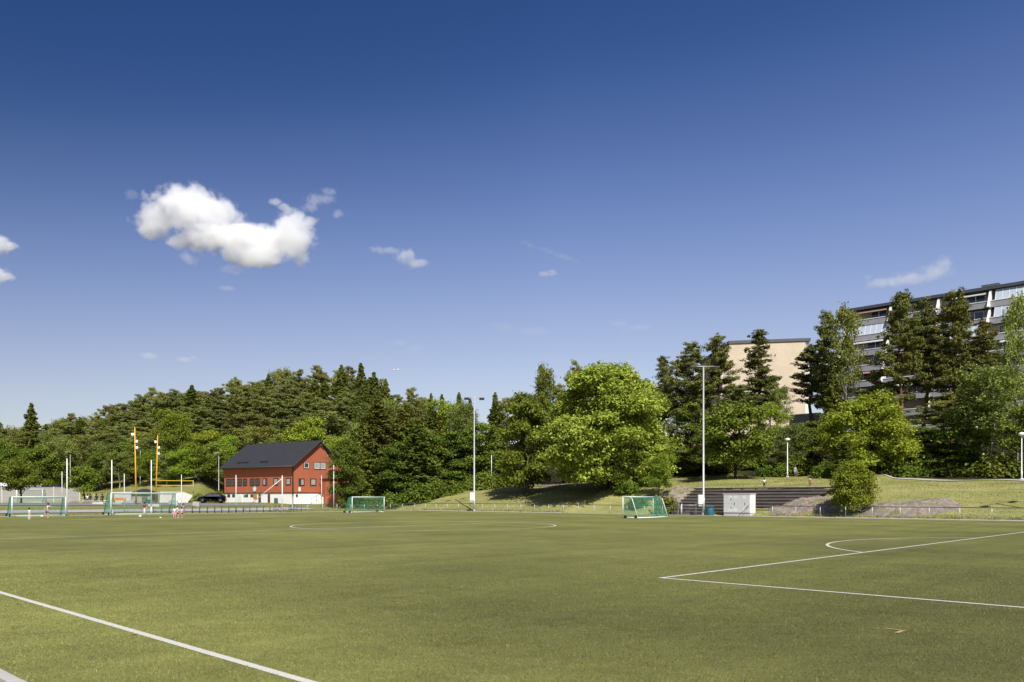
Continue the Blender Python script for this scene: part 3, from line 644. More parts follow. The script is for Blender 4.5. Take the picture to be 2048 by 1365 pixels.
def shrub(seed, H, W, mleaf, n=260, leaf=.13, lpc=16):
    rg = np.random.default_rng(seed); mb = MB()
    for i in range(7):
        an = i * .9 + rg.random(); limb(mb, (0, 0, -.2), (math.cos(an) * W * .28, math.sin(an) * W * .28, H * (.5 + .3 * rg.random())), .035, .008, rg, 0, 4)
    d = unit(rg, n); d[:, 2] = np.abs(d[:, 2]) * 1.0
    lump = .72 + .4 * np.sin(d[:, 0] * 4 + seed) * np.sin(d[:, 1] * 5 + 2 * seed) * .6 + .2 * rg.random(n)
    tw = d * [W / 2, W / 2, H * .92] * (rg.random((n, 1)) ** .3) * lump[:, None]; tw[:, 2] += .1
    q = np.repeat(tw, lpc, 0); q = q + rg.normal(size=q.shape) * leaf * 1.7; q[:, 2] = np.abs(q[:, 2])
    nn = np.repeat(d, lpc, 0) * .6 + [0, 0, .45] + rg.normal(size=q.shape) * .55
    return mb, leaf_mesh('leaves', q, nn, leaf * (.6 + .8 * rg.random(len(q))), .62, mleaf, rg), M['bark']

PROTO = {}
def proto(key, res, H):
    mb, crown, bark = res; crown.name = key + '_crown'; PROTO[key] = (mb.mesh(key + '_trunk', bark, 0, True), crown, H)
for i in range(5): proto(f'pine{i}', pine(11 + i, 16, 6.0 + .6 * (i % 3), [.28, .38, .22, .33, .42][i], M['leaf_pine']), 16)
for i in range(4): proto(f'spruce{i}', spruce(31 + i, 18, [6.0, 7.0, 4.8, 6.4][i], .05, M['leaf_spruce'], 1.0, [.08, .12, .2, .06][i]), 18)
for i in range(4): proto(f'birch{i}', birch(51 + i, 15, [5.6, 6.4, 5.0, 6.0][i], [.2, .26, .16, .3][i], M['leaf_birch'], 1.0 + .2 * (i % 2), [.03, -.04, .05, .0][i]), 15)
for i in range(4): proto(f'broad{i}', broadleaf(71 + i, 13, [8.5, 7.4, 9.4, 8.0][i], [.16, .12, .2, .14][i], 17, 46, .17, 13, M['leaf_broad' if i < 2 else 'leaf_bright'], M['bark'], 1, [.5, .2, .6, .4][i]), 13)
for i in range(3): proto(f'shrub{i}', shrub(91 + i, 2.2, [3.2, 2.6, 3.8][i], M['leaf_shrub']), 2.2)
for i in range(2): proto(f'dark{i}', broadleaf(81 + i, 13, [8.6, 7.6][i], [.04, .02][i], 20, 48, .18, 13, M['leaf_dark'], M['bark_dark'], 1, .35, .6, .6, .25), 13)
proto('shrub3', shrub(95, 2.2, 3.2, M['leaf_dark']), 2.2)  # dark leaves paint in the shade under the grove and pines
for i in range(4): proto(f'tallpine{i}', pine(131 + i, 19, [7.8, 6.8, 8.6, 5.8][i], [.30, .38, .26, .22][i], M['leaf_pine_dark'], .66, [.0, .012, -.01, .0][i], True), 19)
proto('whitebirch', birch(61, 15, 4.8, .34, M['leaf_birch'], .62, .01), 15)
proto('maple', broadleaf(7, 17.2, 16.6, -.04, 76, 62, .175, 18, M['leaf_maple'], M['bark'], 3, .40, .7, .72, .165, .58), 17.2)
proto('chestnut', broadleaf(8, 14.5, 9.6, .01, 28, 52, .22, 13, M['leaf_broad'], M['bark'], 1, .35, .55, .55, .24), 14.5)
proto('greenmaple', broadleaf(9, 12, 12.6, .02, 40, 56, .165, 17, M['leaf_bright'], M['bark'], 2, .3, .7, .7, .19), 12)
proto('lawn', broadleaf(10, 10.5, 8.0, .17, 18, 52, .19, 13, M['leaf_broad'], M['bark_dark'], 1, .3, .65, .75, .25), 10.5)
proto('bank_bush', broadleaf(12, 6.0, 5.2, .0, 26, 44, .12, 16, M['leaf_bright'], M['bark'], 3, .1, .6, .8, .26), 6.0)
proto('young', broadleaf(13, 6.5, 5.4, .30, 12, 40, .15, 13, M['leaf_broad'], M['bark_dark'], 1, .2, .65, .7, .27), 6.5)

TREE_N = {'tallpine': ('pine_tree', 'pine tree'), 'pine': ('pine_tree', 'pine tree'), 'spruce': ('spruce_tree', 'spruce tree'), 'birch': ('birch_tree', 'birch tree'), 'broad': ('broadleaf_tree', 'broadleaf tree'), 'shrub': ('shrub', 'shrub'), 'whitebirch': ('birch_tree', 'birch tree'), 'dark': ('broadleaf_tree', 'broadleaf tree'),
          'maple': ('maple_tree', 'maple tree'), 'chestnut': ('broadleaf_tree', 'broadleaf tree'), 'greenmaple': ('maple_tree', 'maple tree'), 'lawn': ('broadleaf_tree', 'broadleaf tree'), 'bank_bush': ('bush', 'bush'), 'young': ('young_tree', 'young tree')}
tr_rng = random.Random(3)
def tree(key, pos, H, label, group=None, wide=1.0, rot=None, sink=.15, z=None):
    tm, cm, h0 = PROTO[key]; base = key.rstrip('0123456789'); nm, cat = TREE_N[base]
    z0 = H1(pos) if z is None else z
    o = thing(nm, label, cat, (pos[0], pos[1], z0 - sink), tr_rng.random() * 6.28 if rot is None else rot, group)
    s = H / h0; o.scale = (s * wide, s * wide, s)
    link('stem' if base in ('shrub', 'bank_bush') else 'trunk', tm, o); link('crown' if base not in ('shrub', 'bank_bush') else 'foliage', cm, o); return o
def tree_px(key, px, top, Y, label, group=None, w=None, wide=1.0, rot=None):
    """a tree whose tip stands at a photo position, Y metres ahead"""
    p = at_Y(px, Y); z0 = H1(p); H = zpix(top, Y) - z0
    if w is not None:                        # crown width in photo pixels
        cm = PROTO[key][1]; xs = np.empty(len(cm.vertices) * 3); cm.vertices.foreach_get('co', xs); xs = xs.reshape(-1, 3)
        w0 = (np.percentile(np.hypot(xs[:, 0], xs[:, 1]), 97) * 2) * H / PROTO[key][2]; wide = (w / F * Y) / w0
    return tree(key, p, H, label, group, wide, rot)

# the named trees
tree_px('maple', 1213, 722, 109, 'huge bright yellow-green maple spreading over the grass bank, casting the widest shade', w=252, rot=.6)
tree_px('chestnut', 1052, 772, 118, 'dense dark green broadleaf tree with layered leaves, touching the left side of the huge maple', w=118)
tree_px('lawn', 1470, 806, 107, 'round green tree with a single dark trunk on the lawn above the timber terrace', w=140)
tree_px('greenmaple', 1738, 786, 104, 'wide bright green maple behind the bush on the rock, below the apartment block', w=182)
tree_px('bank_bush', 1705, 918, 79, 'big round leafy bush growing on the rock beside the timber terrace', w=86)
tree_px('spruce2', 1691, 872, 97, 'slim thin yellowish spruce sticking up behind the big round bush', w=56)
tree_px('whitebirch', 1692, 614, 124, 'tall birch with a white trunk at the left end of the terraced apartment block', w=70)
tree_px('tallpine2', 1656, 622, 130, 'tall dark pine beside the gap between the two blocks of flats', w=84)
tree_px('tallpine0', 1800, 580, 118, 'tall pine in front of the apartment block, its tip above the roof line', w=98)
tree_px('tallpine1', 1852, 598, 120, 'tall pine in front of the apartment block, second of the row from the white birch', w=96)
tree_px('tallpine2', 1908, 580, 116, 'tall bushy pine in front of the middle of the apartment block', w=118)
tree_px('tallpine1', 1962, 640, 114, 'shorter pine in front of the apartment block, right before the edge birches', w=96)
tree_px('whitebirch', 2034, 592, 100, 'tall birch cut by the right edge of the photo, in front of the apartment block', w=62)
tree_px('birch3', 1985, 735, 98, 'broad olive green birch with pale twigs near the globe lamp at the right edge', w=150)
tree_px('broad1', 1945, 800, 101, 'dull green leafy tree half merged with the broad olive birch', w=120)
tree_px('broad0', 2064, 800, 95, 'leafy tree with low branches right behind the globe lamp at the right edge', w=120)
tree_px('tallpine3', 1518, 660, 142, 'tall open pine standing alone in front of the beige brick wall', w=84)
tree_px('tallpine0', 1438, 668, 140, 'tall dark pine left of the beige brick wall, its tip beside the wall top', w=84)
tree_px('tallpine2', 1386, 683, 138, 'dark pine behind the floodlight mast by the timber terrace', w=96)
tree_px('pine4', 1352, 720, 140, 'low pine at the right shoulder of the huge maple', w=70)
tree_px('tallpine3', 1327, 712, 165, 'far thin pine in the gap between the huge maple and the floodlight mast', w=62)
tree_px('pine1', 1262, 745, 168, 'far pine showing above the right shoulder of the huge maple', w=60)
tree_px('pine3', 1290, 760, 160, 'small far pine low in the gap right of the huge maple', w=60)
tree_px('tallpine1', 1622, 690, 134, 'pine with ragged branches over the right corner of the beige brick wall', w=92)
tree_px('spruce1', 1665, 735, 124, 'dark narrow spruce below the gap between the two blocks of flats', w=62)
tree_px('broad1', 1090, 722, 150, 'grey-green tree top behind the left shoulder of the huge maple', w=58)
for px, tp, Y, lb in ((1015, 795, 175, 'far pine above the left edge of the layered dark tree'), (1045, 800, 185, 'far pine hidden behind the layered dark tree top'), (1072, 790, 178, 'far pine between the layered dark tree and the maple'), (1118, 770, 180, 'far pine behind the left side of the maple crown')):
    tree_px('pine1', px, tp, Y, lb, w=56)
tree_px('pine2', 1152, 722, 150, 'pine tip showing just above the crown of the huge maple', w=60)
tree_px('broad2', 1322, 880, 112, 'small leafy tree below the right side of the huge maple', w=70)
tree_px('broad3', 1318, 905, 100, 'low leafy tree drooping over the rock left of the timber terrace', w=60)
tree_px('young', 42, 922, 124, 'small round tree with a black trunk in front of the grey board fence', w=82)
tree_px('young', 166, 935, 130, 'small round tree with a thin dark trunk at the right fence end', w=66)
tree_px('broad2', 347, 818, 152, 'bright green tree with a pointed crown behind the yellow volleyball net', w=92)
tree_px('broad3', 618, 833, 156, 'bright yellow-green tree rising above the ridge of the red house', w=120)
tree_px('broad2', 668, 872, 152, 'bright green tree behind the right slope of the red house roof', w=80)
tree_px('dark1', 693, 872, 126, 'dark green leafy tree hanging over the red annex beside the house', w=76)
tree_px('spruce0', 755, 792, 139, 'large dark spruce nearest the red annex', w=104)
tree_px('spruce1', 808, 808, 142, 'large dark spruce in the middle of the dark grove right of the red house', w=104)
tree_px('spruce3', 868, 818, 143, 'dark spruce of the grove whose lower branches sweep the bank', w=96)
tree_px('broad2', 893, 798, 152, 'bright yellow-green tree top rising behind the dark grove', w=110)
tree_px('birch1', 925, 808, 147, 'pale half bare tree just left of the floodlight mast with the box', w=70)
tree_px('dark0', 845, 850, 137, 'dark leafy tree low in the grove right of the red house', w=110)
tree_px('dark1', 905, 858, 138, 'dark leafy tree low in the grove, left of the floodlight mast with the box', w=100)
tree_px('dark0', 962, 838, 139, 'leafy tree right of the floodlight mast with the box', w=100)
tree_px('spruce0', 838, 838, 134, 'dark spruce at the front of the grove, second from the red annex', w=92)
tree_px('spruce1', 726, 842, 133, 'dark spruce leaning over the red annex roof', w=84)
tree_px('spruce2', 930, 862, 140, 'narrow dark spruce just left of the floodlight mast pole', w=60)
tree_px('spruce3', 992, 800, 146, 'dark spruce between the floodlight mast with the box and the layered dark tree', w=86)
tree_px('dark1', 790, 880, 133, 'low dark leafy tree at the front of the grove by the bank foot', w=90)
tree_px('dark1', 1125, 800, 128, 'leafy tree half hidden behind the huge maple and the layered dark tree', w=110)
tree_px('pine0', 822, 778, 170, 'lone pine with a flat tuft of needles standing out above the dark grove', w=46)
for px, tp, w, k, lb in ((862, 784, 34, 0, 'thin'), (884, 786, 36, 1, 'short'), (918, 782, 40, 3, 'pointed'), (940, 795, 36, 0, 'low'), (990, 782, 40, 1, 'dark')):
    tree_px(f'spruce{k}', px, tp, 178, f'{lb} far spruce tip above the grove ' + ('left of' if px < 945 else 'right of') + ' the floodlight mast with the box', 'far spruce tips above the grove', w=w)
tree_px('spruce2', 62, 803, 165, 'tall lone spruce rising high above the birches at the far left', w=54)
for px, tp, k, lb in ((683, 728, 0, 'left one of the twin tall spruces on the hill crest behind the house'), (722, 724, 1, 'right one of the twin tall spruces on the hill crest behind the house'), (748, 742, 2, 'thin greyish spruce on the crest next to the twin tall spruces'), (771, 756, 3, 'dark spruce ending the hill crest where it drops to the grove'), (384, 768, 2, 'pointed spruce poking out of the pine skyline left of the red house')):
    tree_px(f'spruce{k}', px, tp, 226, lb, w=46)

# the wood on the hill: rows of trees under the skyline
sk_x = [-160, 0, 30, 100, 145, 200, 235, 270, 320, 355, 430, 455, 500, 540, 575, 625, 660, 700, 760, 800, 860, 1000]
sk_y = [860, 846, 850, 852, 823, 825, 802, 790, 780, 783, 773, 766, 757, 746, 741, 737, 738, 742, 765, 792, 800, 795]
lo_x = [-160, 0, 240, 420, 560, 700, 800, 1000]; lo_y = [925, 920, 905, 880, 860, 840, 850, 855]
wr = random.Random(12); n_wood = 0
def zone(px):
    for lim, t in ((75, 'at the far left edge'), (150, 'above the grey board fence'), (215, 'above the small tree by the fence end'), (285, 'behind the taller yellow pole'), (345, 'behind the shorter yellow pole'), (440, 'above the black car'), (545, 'above the left half of the house roof'), (640, 'above the right half of the house roof'), (735, 'over the red annex'), (9999, 'behind the dark grove')):
        if px < lim: return t
for r, Y in enumerate((232, 214, 196, 179, 164, 248)):
    step = [27, 31, 36, 42, 50, 34][r]
    px = -130 + r * 11
    while px < (860 if r < 3 or r == 5 else 760):
        q = px + wr.uniform(-8, 8)
        s, l = np.interp(q, sk_x, sk_y), np.interp(q, lo_x, lo_y)
        top = s + (l - s) * [0, .2, .42, .66, .88, .04][r] + (wr.uniform(-9, 15) if r in (0, 5) else wr.uniform(-4, 13) * (1 + .4 * r))
        hb = zpix(top, Y) - H1(at_Y(q, Y))
        if 440 < q < 720 and Y < 170 and False: pass
        right_kind = 'pine'
        u = wr.random()
        if q < 225: right_kind = 'birch' if u < (.35 if r < 2 else .8) else ('spruce' if u > .93 else 'pine')
        elif q < 700: right_kind = 'pine' if u < (.78 if r < 3 or r == 5 else .55) else ('spruce' if u < (.90 if r < 3 or r == 5 else .66) else ('birch' if u < .95 or r in (0, 5) else 'broad'))
        else: right_kind = 'birch' if 700 < q < 790 and u < .75 and r > 0 else ('spruce' if u > .6 else 'pine')
        if r == 4 and 225 <= q < 440: right_kind = 'broad' if u < .6 else 'birch'
        hb = min(max(hb, 7), 24)
        k = right_kind + str(wr.randrange({'pine': 5, 'spruce': 4, 'birch': 4, 'broad': 4}[right_kind]))
        row = 'on the hill crest' if r in (0, 5) else ('high on the wooded slope' if r < 3 else 'at the wooded slope foot')
        w = step * (1.35 if right_kind == 'spruce' else (1.55 if r in (0, 5) else 2.0))
        g = f'{TREE_N[right_kind][1]}s {row} {zone(q)}'
        tree_px(k, q, zpix_inv(hb + H1(at_Y(q, Y)), Y) if False else HOR - (hb + H1(at_Y(q, Y)) - EYE) * F / Y, Y, f'{TREE_N[right_kind][1]} {row} {zone(q)}', g, w=w)
        n_wood += 1; px += step
# wood behind the lawn on the right, under the blocks of flats
for i, (px, tp, Y, k, w, lb) in enumerate((
    (1380, 800, 122, 'dark1', 96, 'dark leafy tree behind the floodlight mast by the timber terrace'), (1425, 840, 116, 'dark0', 90, 'leafy tree filling the gap left of the round lawn tree'),
    (1540, 800, 120, 'broad3', 78, 'bright leafy tree below the beige brick wall'), (1585, 850, 112, 'birch1', 74, 'loose young birch behind the globe lamp above the terrace'),
    (1620, 838, 116, 'dark0', 92, 'dark leafy tree right of the globe lamp above the terrace'), (1560, 775, 132, 'birch3', 50, 'thin young birch in front of the foot of the beige brick wall'),
    (1840, 850, 108, 'dark1', 120, 'dark leafy tree in the shade below the tall pines'), (1885, 800, 112, 'pine1', 100, 'dark low pine in the shade under the middle of the block'),
    (1900, 880, 103, 'dark0', 110, 'low dark leafy tree between the bright maple and the olive birch'), (1760, 740, 122, 'pine3', 90, 'dark pine half hidden behind the bright green maple'),
    (1480, 770, 132, 'pine3', 84, 'dark pine right behind the round lawn tree'), (1300, 830, 126, 'dark1', 96, 'dark leafy tree in the gap right of the huge maple'),
    (1340, 850, 120, 'pine4', 80, 'dark pine low in the gap right of the huge maple'), (1240, 800, 140, 'pine3', 80, 'pine hidden behind the huge maple'))):
    tree_px(k, px, tp, Y, lb, w=w)
for px, tp, Y, k, w, lb in ((205, 900, 152, 'broad1', 70, 'low leafy tree on the grass slope right of the grey board fence'), (238, 905, 150, 'birch3', 66, 'low birch on the slope left of the taller yellow pole'), (268, 890, 154, 'broad0', 74, 'dark low leafy tree right behind the taller yellow pole'), (298, 902, 149, 'broad2', 60, 'bright low tree between the two yellow poles'), (332, 905, 148, 'birch0', 64, 'low young birch behind the yellow volleyball net'), (365, 895, 147, 'broad3', 66, 'bright low leafy tree above the right end of the volleyball net'),
    (396, 890, 148, 'broad0', 76, 'dark low leafy tree above the white wall end'), (425, 880, 152, 'broad1', 70, 'leafy tree behind the street lamp left of the red house'), (455, 868, 156, 'broad2', 60, 'bright leafy tree touching the left roof edge of the red house'), (120, 880, 152, 'birch1', 80, 'birch behind the middle of the grey board fence'), (80, 888, 150, 'broad1', 90, 'green leafy tree behind the left part of the grey board fence'), (18, 880, 150, 'broad0', 100, 'green leafy tree behind the white signboard'), (165, 870, 154, 'birch2', 70, 'thin birch behind the right end of the grey board fence')):
    tree_px(k, px, tp, Y, lb, w=w)
# shrubs along the wood edge
sr = random.Random(8)
def zone2(px):
    for lim, t in ((760, 'beside the red annex'), (830, 'at the grove foot near the small goal'), (945, 'at the grove foot left of the floodlight mast'), (1040, 'right of the floodlight mast with the box'), (1340, 'under the huge maple'), (1440, 'behind the mast by the terrace'), (1520, 'behind the round lawn tree'), (1580, 'left of the globe lamp'), (1660, 'right of the globe lamp'), (1760, 'behind the big round bush'), (1860, 'in front of the bright green maple'), (1960, 'in the shade below the tall pines'), (9999, 'beside the right edge globe lamp')):
        if px < lim: return t
for px in list(range(700, 1060, 22)) + list(range(1290, 2080, 24)):
    q = px + sr.uniform(-8, 8); c = 104.2 + sr.uniform(0, 3.5) + (4.5 if px > 1835 else 0)
    p = at_c(q, c) if px > 1040 else (at_Y(q, np.interp(q, [700, 800, 950, 1060], [127, 129, 133, 133]) + sr.uniform(-1, 3)))
    h = sr.uniform(1.3, 2.8) if px > 1040 else sr.uniform(1.5, 3.2)
    tree('shrub3' if (px < 1040 and sr.random() < .75) or px > 1835 else f'shrub{sr.randrange(3)}', p, h, f'leafy shrub {zone2(q)}', f'shrubs {zone2(q)}', sr.uniform(.9, 1.4))
for px, Y, h, lb in ((1256, 105, 2.0, 'low shrub at the trunk foot of the huge maple'), (1275, 99, 1.6, 'low shrub on the bank right of the maple trunk'), (1330, 94, 2.6, 'drooping shrub on the rock at the left end of the terrace'), (398, 131, 1.8, 'yellow-green shrub beside the black car at the white wall end'), (432, 139, 2.2, 'shrub on the grass slope behind the black car'), (1650, 101, 2.3, 'shrub left of the big round bush at the wood edge')):
    tree('shrub%d' % sr.randrange(3), at_Y(px, Y), h, lb)

# ------------------------------------------------------------------ goals, posts, fences
def small_goal(label, org, rot, w, h, dt, db, group, wheels=True, dark=False):
    g = thing('football_goal', label, 'goal', (org[0], org[1], 0.02), rot, group)
    r = .046
    for x in (0, w): MB().tube([(x, 0, 0), (x, 0, h)], r, 10).obj('post', M['white'], g, smooth=True)
    MB().tube([(-r, 0, h), (w + r, 0, h)], r, 10).obj('crossbar', M['white'], g, smooth=True)
    fm = M['white'] if not dark else M['green_frame']
    for x in (0, w):
        MB().tube([(x, 0, h), (x, dt, h - .02), (x, dt + .25, h - .18), (x, db, .05)], .03, 8).obj('back_stanchion', fm, g, smooth=True)
        MB().tube([(x, 0, .05), (x, db, .05)], .045, 8).obj('side_ground_bar', M['white'], g, smooth=True)
    MB().tube([(0, db, .05), (w, db, .05)], .05, 8).obj('ground_bar', M['white'], g, smooth=True)
    mb = MB(); ce, cw = .13, .015
    netting(mb, (0, dt + .2, h - .15), (w, dt + .2, h - .15), (w, db, .05), (0, db, .05), ce, cw)
    netting(mb, (0, .05, h - .02), (w, .05, h - .02), (w, dt + .2, h - .15), (0, dt + .2, h - .15), ce, cw)
    for x in (0, w): netting(mb, (x, .05, .06), (x, db, .06), (x, dt + .2, h - .15), (x, .05, h - .03), ce, cw)
    mb.obj('net', M['green_net'], g)
    if wheels:
        for x in (-.12, w + .12):
            for y in (.35, db - .15):
                MB().tube([(x - .06, y, .13), (x + .06, y, .13)], .14, 14).obj('wheel', M['black'], g, smooth=True)
    return g
p = at_a(24, GL1 + .3); small_goal('small white goal with green net at the left edge, a child kicking before it', p, ANG2, 5.0, 2.0, .7, 1.7, 'goals', True, True)
p = at_a(222, GL1 + .2); small_goal('large white goal with green net, tall white poles at its left post and middle', p, ANG2, 7.32, 2.44, .9, 2.2, 'goals', True, True)
p = gpt(704.4, 1026.4); small_goal('small white goal with dark green net on the pitch right of the red house', p, ANG2, 5.0, 2.0, .7, 1.7, 'goals', True, True)
p = gpt(1246, 1037); p2 = p + D2 * 5.0; small_goal('small white goal turned sideways before the fence, seen from behind, near the timber terrace', p2, ANG2 + math.pi, 5.0, 2.0, .8, 1.7, 'goals')
p = at_Y(34, 131.5); z0 = H1(p); g = small_goal('small white goal with green net standing against the grey board fence', p, .06, 4.0, 2.15, .7, 1.3, 'goals', False); g.location.z = z0 + .03

def net_post(px, top, Y, r, label, base_pad=False, brace=None):
    p = at_Y(px, Y); z0 = H1(p); h = zpix(top, Y) - z0
    o = thing('net_post', label, 'pole', (p[0], p[1], z0), 0, 'white ball net poles')
    MB().tube([(0, 0, -.1), (0, 0, h - .06)], [r, r * .9], 10).obj('pole', M['white'], o, smooth=True)
    MB().lathe([(r * 1.1, h - .06), (r * 1.1, h), (.01, h + .05)], 10).obj('cap', M['white'], o)
    if base_pad: MB().lathe([(r * 2.6, 0), (r * 2.4, .35), (r * 1.2, .8)], 10).obj('base_sleeve', M['white'], o, smooth=True)
    if brace:
        q = at_Y(brace[0], brace[1]); MB().tube([(0, 0, h * .93), (q[0] - p[0], q[1] - p[1], H1(q) - z0)], r * .7, 8).obj('brace', M['white'], o, smooth=True)
net_post(134, 918, 83.4, .055, 'tall white pole at the right post of the small goal on the left edge')
net_post(223.6, 921, 90.2, .058, 'tall white pole at the left post of the large goal', True)
net_post(302.6, 921, 98.5, .058, 'tall white pole behind the middle of the large goal', True)
net_post(124, 944, 112, .042, 'thin white pole seen against the grey board fence')
net_post(248.5, 948, 99, .04, 'thin white pole between the two tall poles of the large goal')
net_post(363, 950, 107, .04, 'thin white pole in front of the yellow volleyball net')
net_post(472, 951, 108, .05, 'white pole before the left half of the red house')
net_post(564.5, 952, 104.5, .068, 'thick white pole with a long slanting brace before the red house', False, (484, 109.5))
net_post(643, 952, 126, .04, 'thin white pole at the stair of the red house')
net_post(983, 911, 134, .05, 'thin white pole on the bank right of the floodlight mast with the box')
p = at_Y(667.5, 124); z0 = H1(p); h = zpix(928, 124) - z0
o = thing('flagpole', 'white flagpole standing before the right corner of the red house', 'flagpole', (p[0], p[1], z0))
MB().tube([(0, 0, -.1), (0, 0, h)], [.085, .05], 10).obj('pole', M['white'], o, smooth=True); MB().lathe([(.02, h), (.09, h + .05), (.09, h + .12), (.01, h + .18)], 10).obj('finial', M['white'], o)

def rail_fence(label, pts, spacing, h=1.05, group='steel pitch fences', first=0.0):
    pts = [np.array(p) for p in pts]; o0 = pts[0]
    o = thing('steel_fence', label, 'fence', (o0[0], o0[1], 0), 0, group)
    rail = []
    for a_, b_ in zip(pts[:-1], pts[1:]):
        L_ = np.linalg.norm(b_ - a_); d = (b_ - a_) / L_; n = max(1, round(L_ / spacing))
        for i in range(n + (b_ is pts[-1])):
            q = a_ + d * L_ * i / n; z = max(H1(q), 0)
            MB().tube([(q[0] - o0[0], q[1] - o0[1], z - .1), (q[0] - o0[0], q[1] - o0[1], z + h)], .032, 8).obj('fence_post', M['steel'], o, smooth=True)
            rail.append((q[0] - o0[0], q[1] - o0[1], z + h))
    MB().tube(rail, .034, 8).obj('top_rail', M['steel_dark'], o, smooth=True)
    mb = MB()
    for i in range(len(rail) - 1):
        u, v = Vector(rail[i]), Vector(rail[i + 1]); dn = Vector((0, 0, h - .08)); netting(mb, u - dn, v - dn, v - Vector((0, 0, .05)), u - Vector((0, 0, .05)), .16, .0045)
    mb.obj('wire_mesh', M['steel'], o); return o
FC = 78.35
a_g0 = AC(*at_c(1362, FC))[0]; a_g1 = AC(*at_c(1392, FC))[0]; a_k = AC(*at_c(1545, FC))[0]
rail_fence('low dark railed steel fence running from the parked bicycles past the maple to the terrace', [P(96.4, 57.5), P(96.4, FC), P(a_g0, FC)], 2.42)
rail_fence('low dark railed steel fence along the bare rocks right of the white cabinet', [P(a_k, FC), P(-6, FC)], 2.42)
q0, q1 = P(a_g0 - .05, FC), P(a_g1, FC)
o = thing('fence_gate', 'narrow steel gate in the fence at the left end of the timber terrace', 'gate', (q0[0], q0[1], 0), math.atan2(*(q1 - q0)[::-1]))
L_ = np.linalg.norm(q1 - q0)
for x in (.05, L_): MB().tube([(x, 0, -.1), (x, 0, 1.25)], .045, 8).obj('gate_post', M['white'], o, smooth=True)
MB().tube([(.12, 0, .12), (.12, 0, 1.12), (L_ - .1, 0, 1.12), (L_ - .1, 0, .12), (.12, 0, .12)], .028, 8).obj('gate_frame', M['steel'], o, smooth=True)
mb = MB(); netting(mb, (.12, 0, .12), (L_ - .1, 0, .12), (L_ - .1, 0, 1.12), (.12, 0, 1.12), .14, .006); mb.obj('wire_mesh', M['steel'], o)
q = P(a_g0 + .5, FC + .25); o = thing('dark_post', 'thick dark post beside the steel gate at the terrace end', 'post', (q[0], q[1], 0)); MB().box((-.13, -.13, -.1), (.13, .13, 1.35)).obj('post', M['timber'], o, bevel=.015); MB().box((-.15, -.15, 1.35), (.15, .15, 1.4)).obj('cap', M['steel_dark'], o)

# ------------------------------------------------------------------ floodlight masts and lamps
def floodlight(label, px, Y, top, arm, nh, box=None):
    p = at_Y(px, Y); z0 = max(H1(p), 0); h = zpix(top, Y) - z0
    o = thing('floodlight_mast', label, 'floodlight', (p[0], p[1], z0), -math.pi / 2 + .12, 'floodlight masts')
    MB().lathe([(.19, -.1), (.19, .25), (.13, .3)], 14).obj('foot', M['steel'], o)
    MB().tube([(0, 0, .2), (0, 0, h * .12), (0, 0, h * .121), (0, 0, h)], [.15, .145, .115, .075], 12).obj('pole', M['steel'], o, smooth=True)
    MB().tube([(0, -arm, h + .05), (0, arm, h + .12)], .045, 8).obj('cross_arm', M['steel'], o, smooth=True)
    for i in range(nh):
        y = -arm + 2 * arm * (i if nh == 2 else i / (nh - 1)) if nh > 1 else 0
        s = MB(); s.prism([(-.36, -.10), (.42, .04), (.42, .18), (-.26, .14)], y - .34, y + .34); hd = s.obj('lamp_head', M['steel_dark'], o, bevel=.02)
        MB().box((.0, y - .2, -.045), (.28, y + .2, -.02)).obj('lens', M['glass_pale'], hd)
        hd.location = (0.15, 0, h - .12)
        MB().tube([(.02, y, h + .1), (.15, y - .2, h - .1), (.15, y + .2, h - .1), (.02, y, h + .1)], .018, 6).obj('bracket', M['steel'], o)
    if box:
        MB().box((-.22, -.62, box[0]), (.16, -.10, box[1]), 0).obj('control_box', M['white'], o, bevel=.02)
        MB().box((-.16, -.58, box[0] - .25), (.10, -.2, box[0])).obj('cable_cover', M['steel'], o)
    return o
pf = at_c(948, 78.0); floodlight('tall steel floodlight mast with two lamp heads and a box, before the grove', 948.5, pf[1], 797, 1.05, 2, (1.55, 2.65))
pf = at_c(1407, 78.0); floodlight('tall steel floodlight mast with a box beside the timber terrace, blue bin at its foot', 1407, pf[1], 735, 1.3, 2, (1.25, 2.25))
pf = at_c(2262, 78.0); floodlight('floodlight mast standing beyond the right edge that throws its shadow on the bank', 2262, pf[1], 640, 1.2, 2)
def mast(label, px, Y, top, kind):
    p = at_Y(px, Y); z0 = H1(p); h = zpix(top, Y) - z0
    o = thing('street_lamp', label, 'lamp', (p[0], p[1], z0), 0, 'street lamps')
    MB().tube([(0, 0, -.1), (0, 0, .9), (0, 0, .92), (0, 0, h - .1)], [.085, .085, .06, .045], 10).obj('pole', M['steel'] if kind != 'globe' else M['white'], o, smooth=True)
    if kind == 'globe':
        MB().lathe([(.06, h - .3), (.10, h - .22), (.31, h - .15), (.35, h - .05), (.27, h + .09), (.12, h + .16), (.01, h + .18)], 18).obj('lamp_shade', M['white'], o, smooth=True)
        MB().lathe([(.22, -.05), (.22, .12), (.10, .2)], 12).obj('foot', M['concrete_light'], o)
    else:
        MB().tube([(0, 0, h - .12), (-.12, -.3, h)], .035, 8).obj('arm', M['steel'], o, smooth=True)
        MB().prism([(-.75, -.03), (.15, .06), (.15, .14), (-.7, .10)], -.16, .16).obj('lamp_head', M['steel'], o, bevel=.02).location = (0, -.3, h - .03)
mast('grey street lamp behind the grey board fence', 140.5, 150, 905, 's'); mast('thin grey street lamp between the two yellow poles', 280.5, 150, 897, 's'); mast('grey street lamp on the grass slope left of the red house', 437.5, 142, 907, 's')
pf = at_c(1575, 102.9); mast('white globe lamp on the lawn above the timber terrace', 1575, pf[1], 879, 'globe')
pf = at_c(2043, 102.4); mast('white globe lamp at the right edge of the photo', 2043.5, pf[1], 868, 'globe')
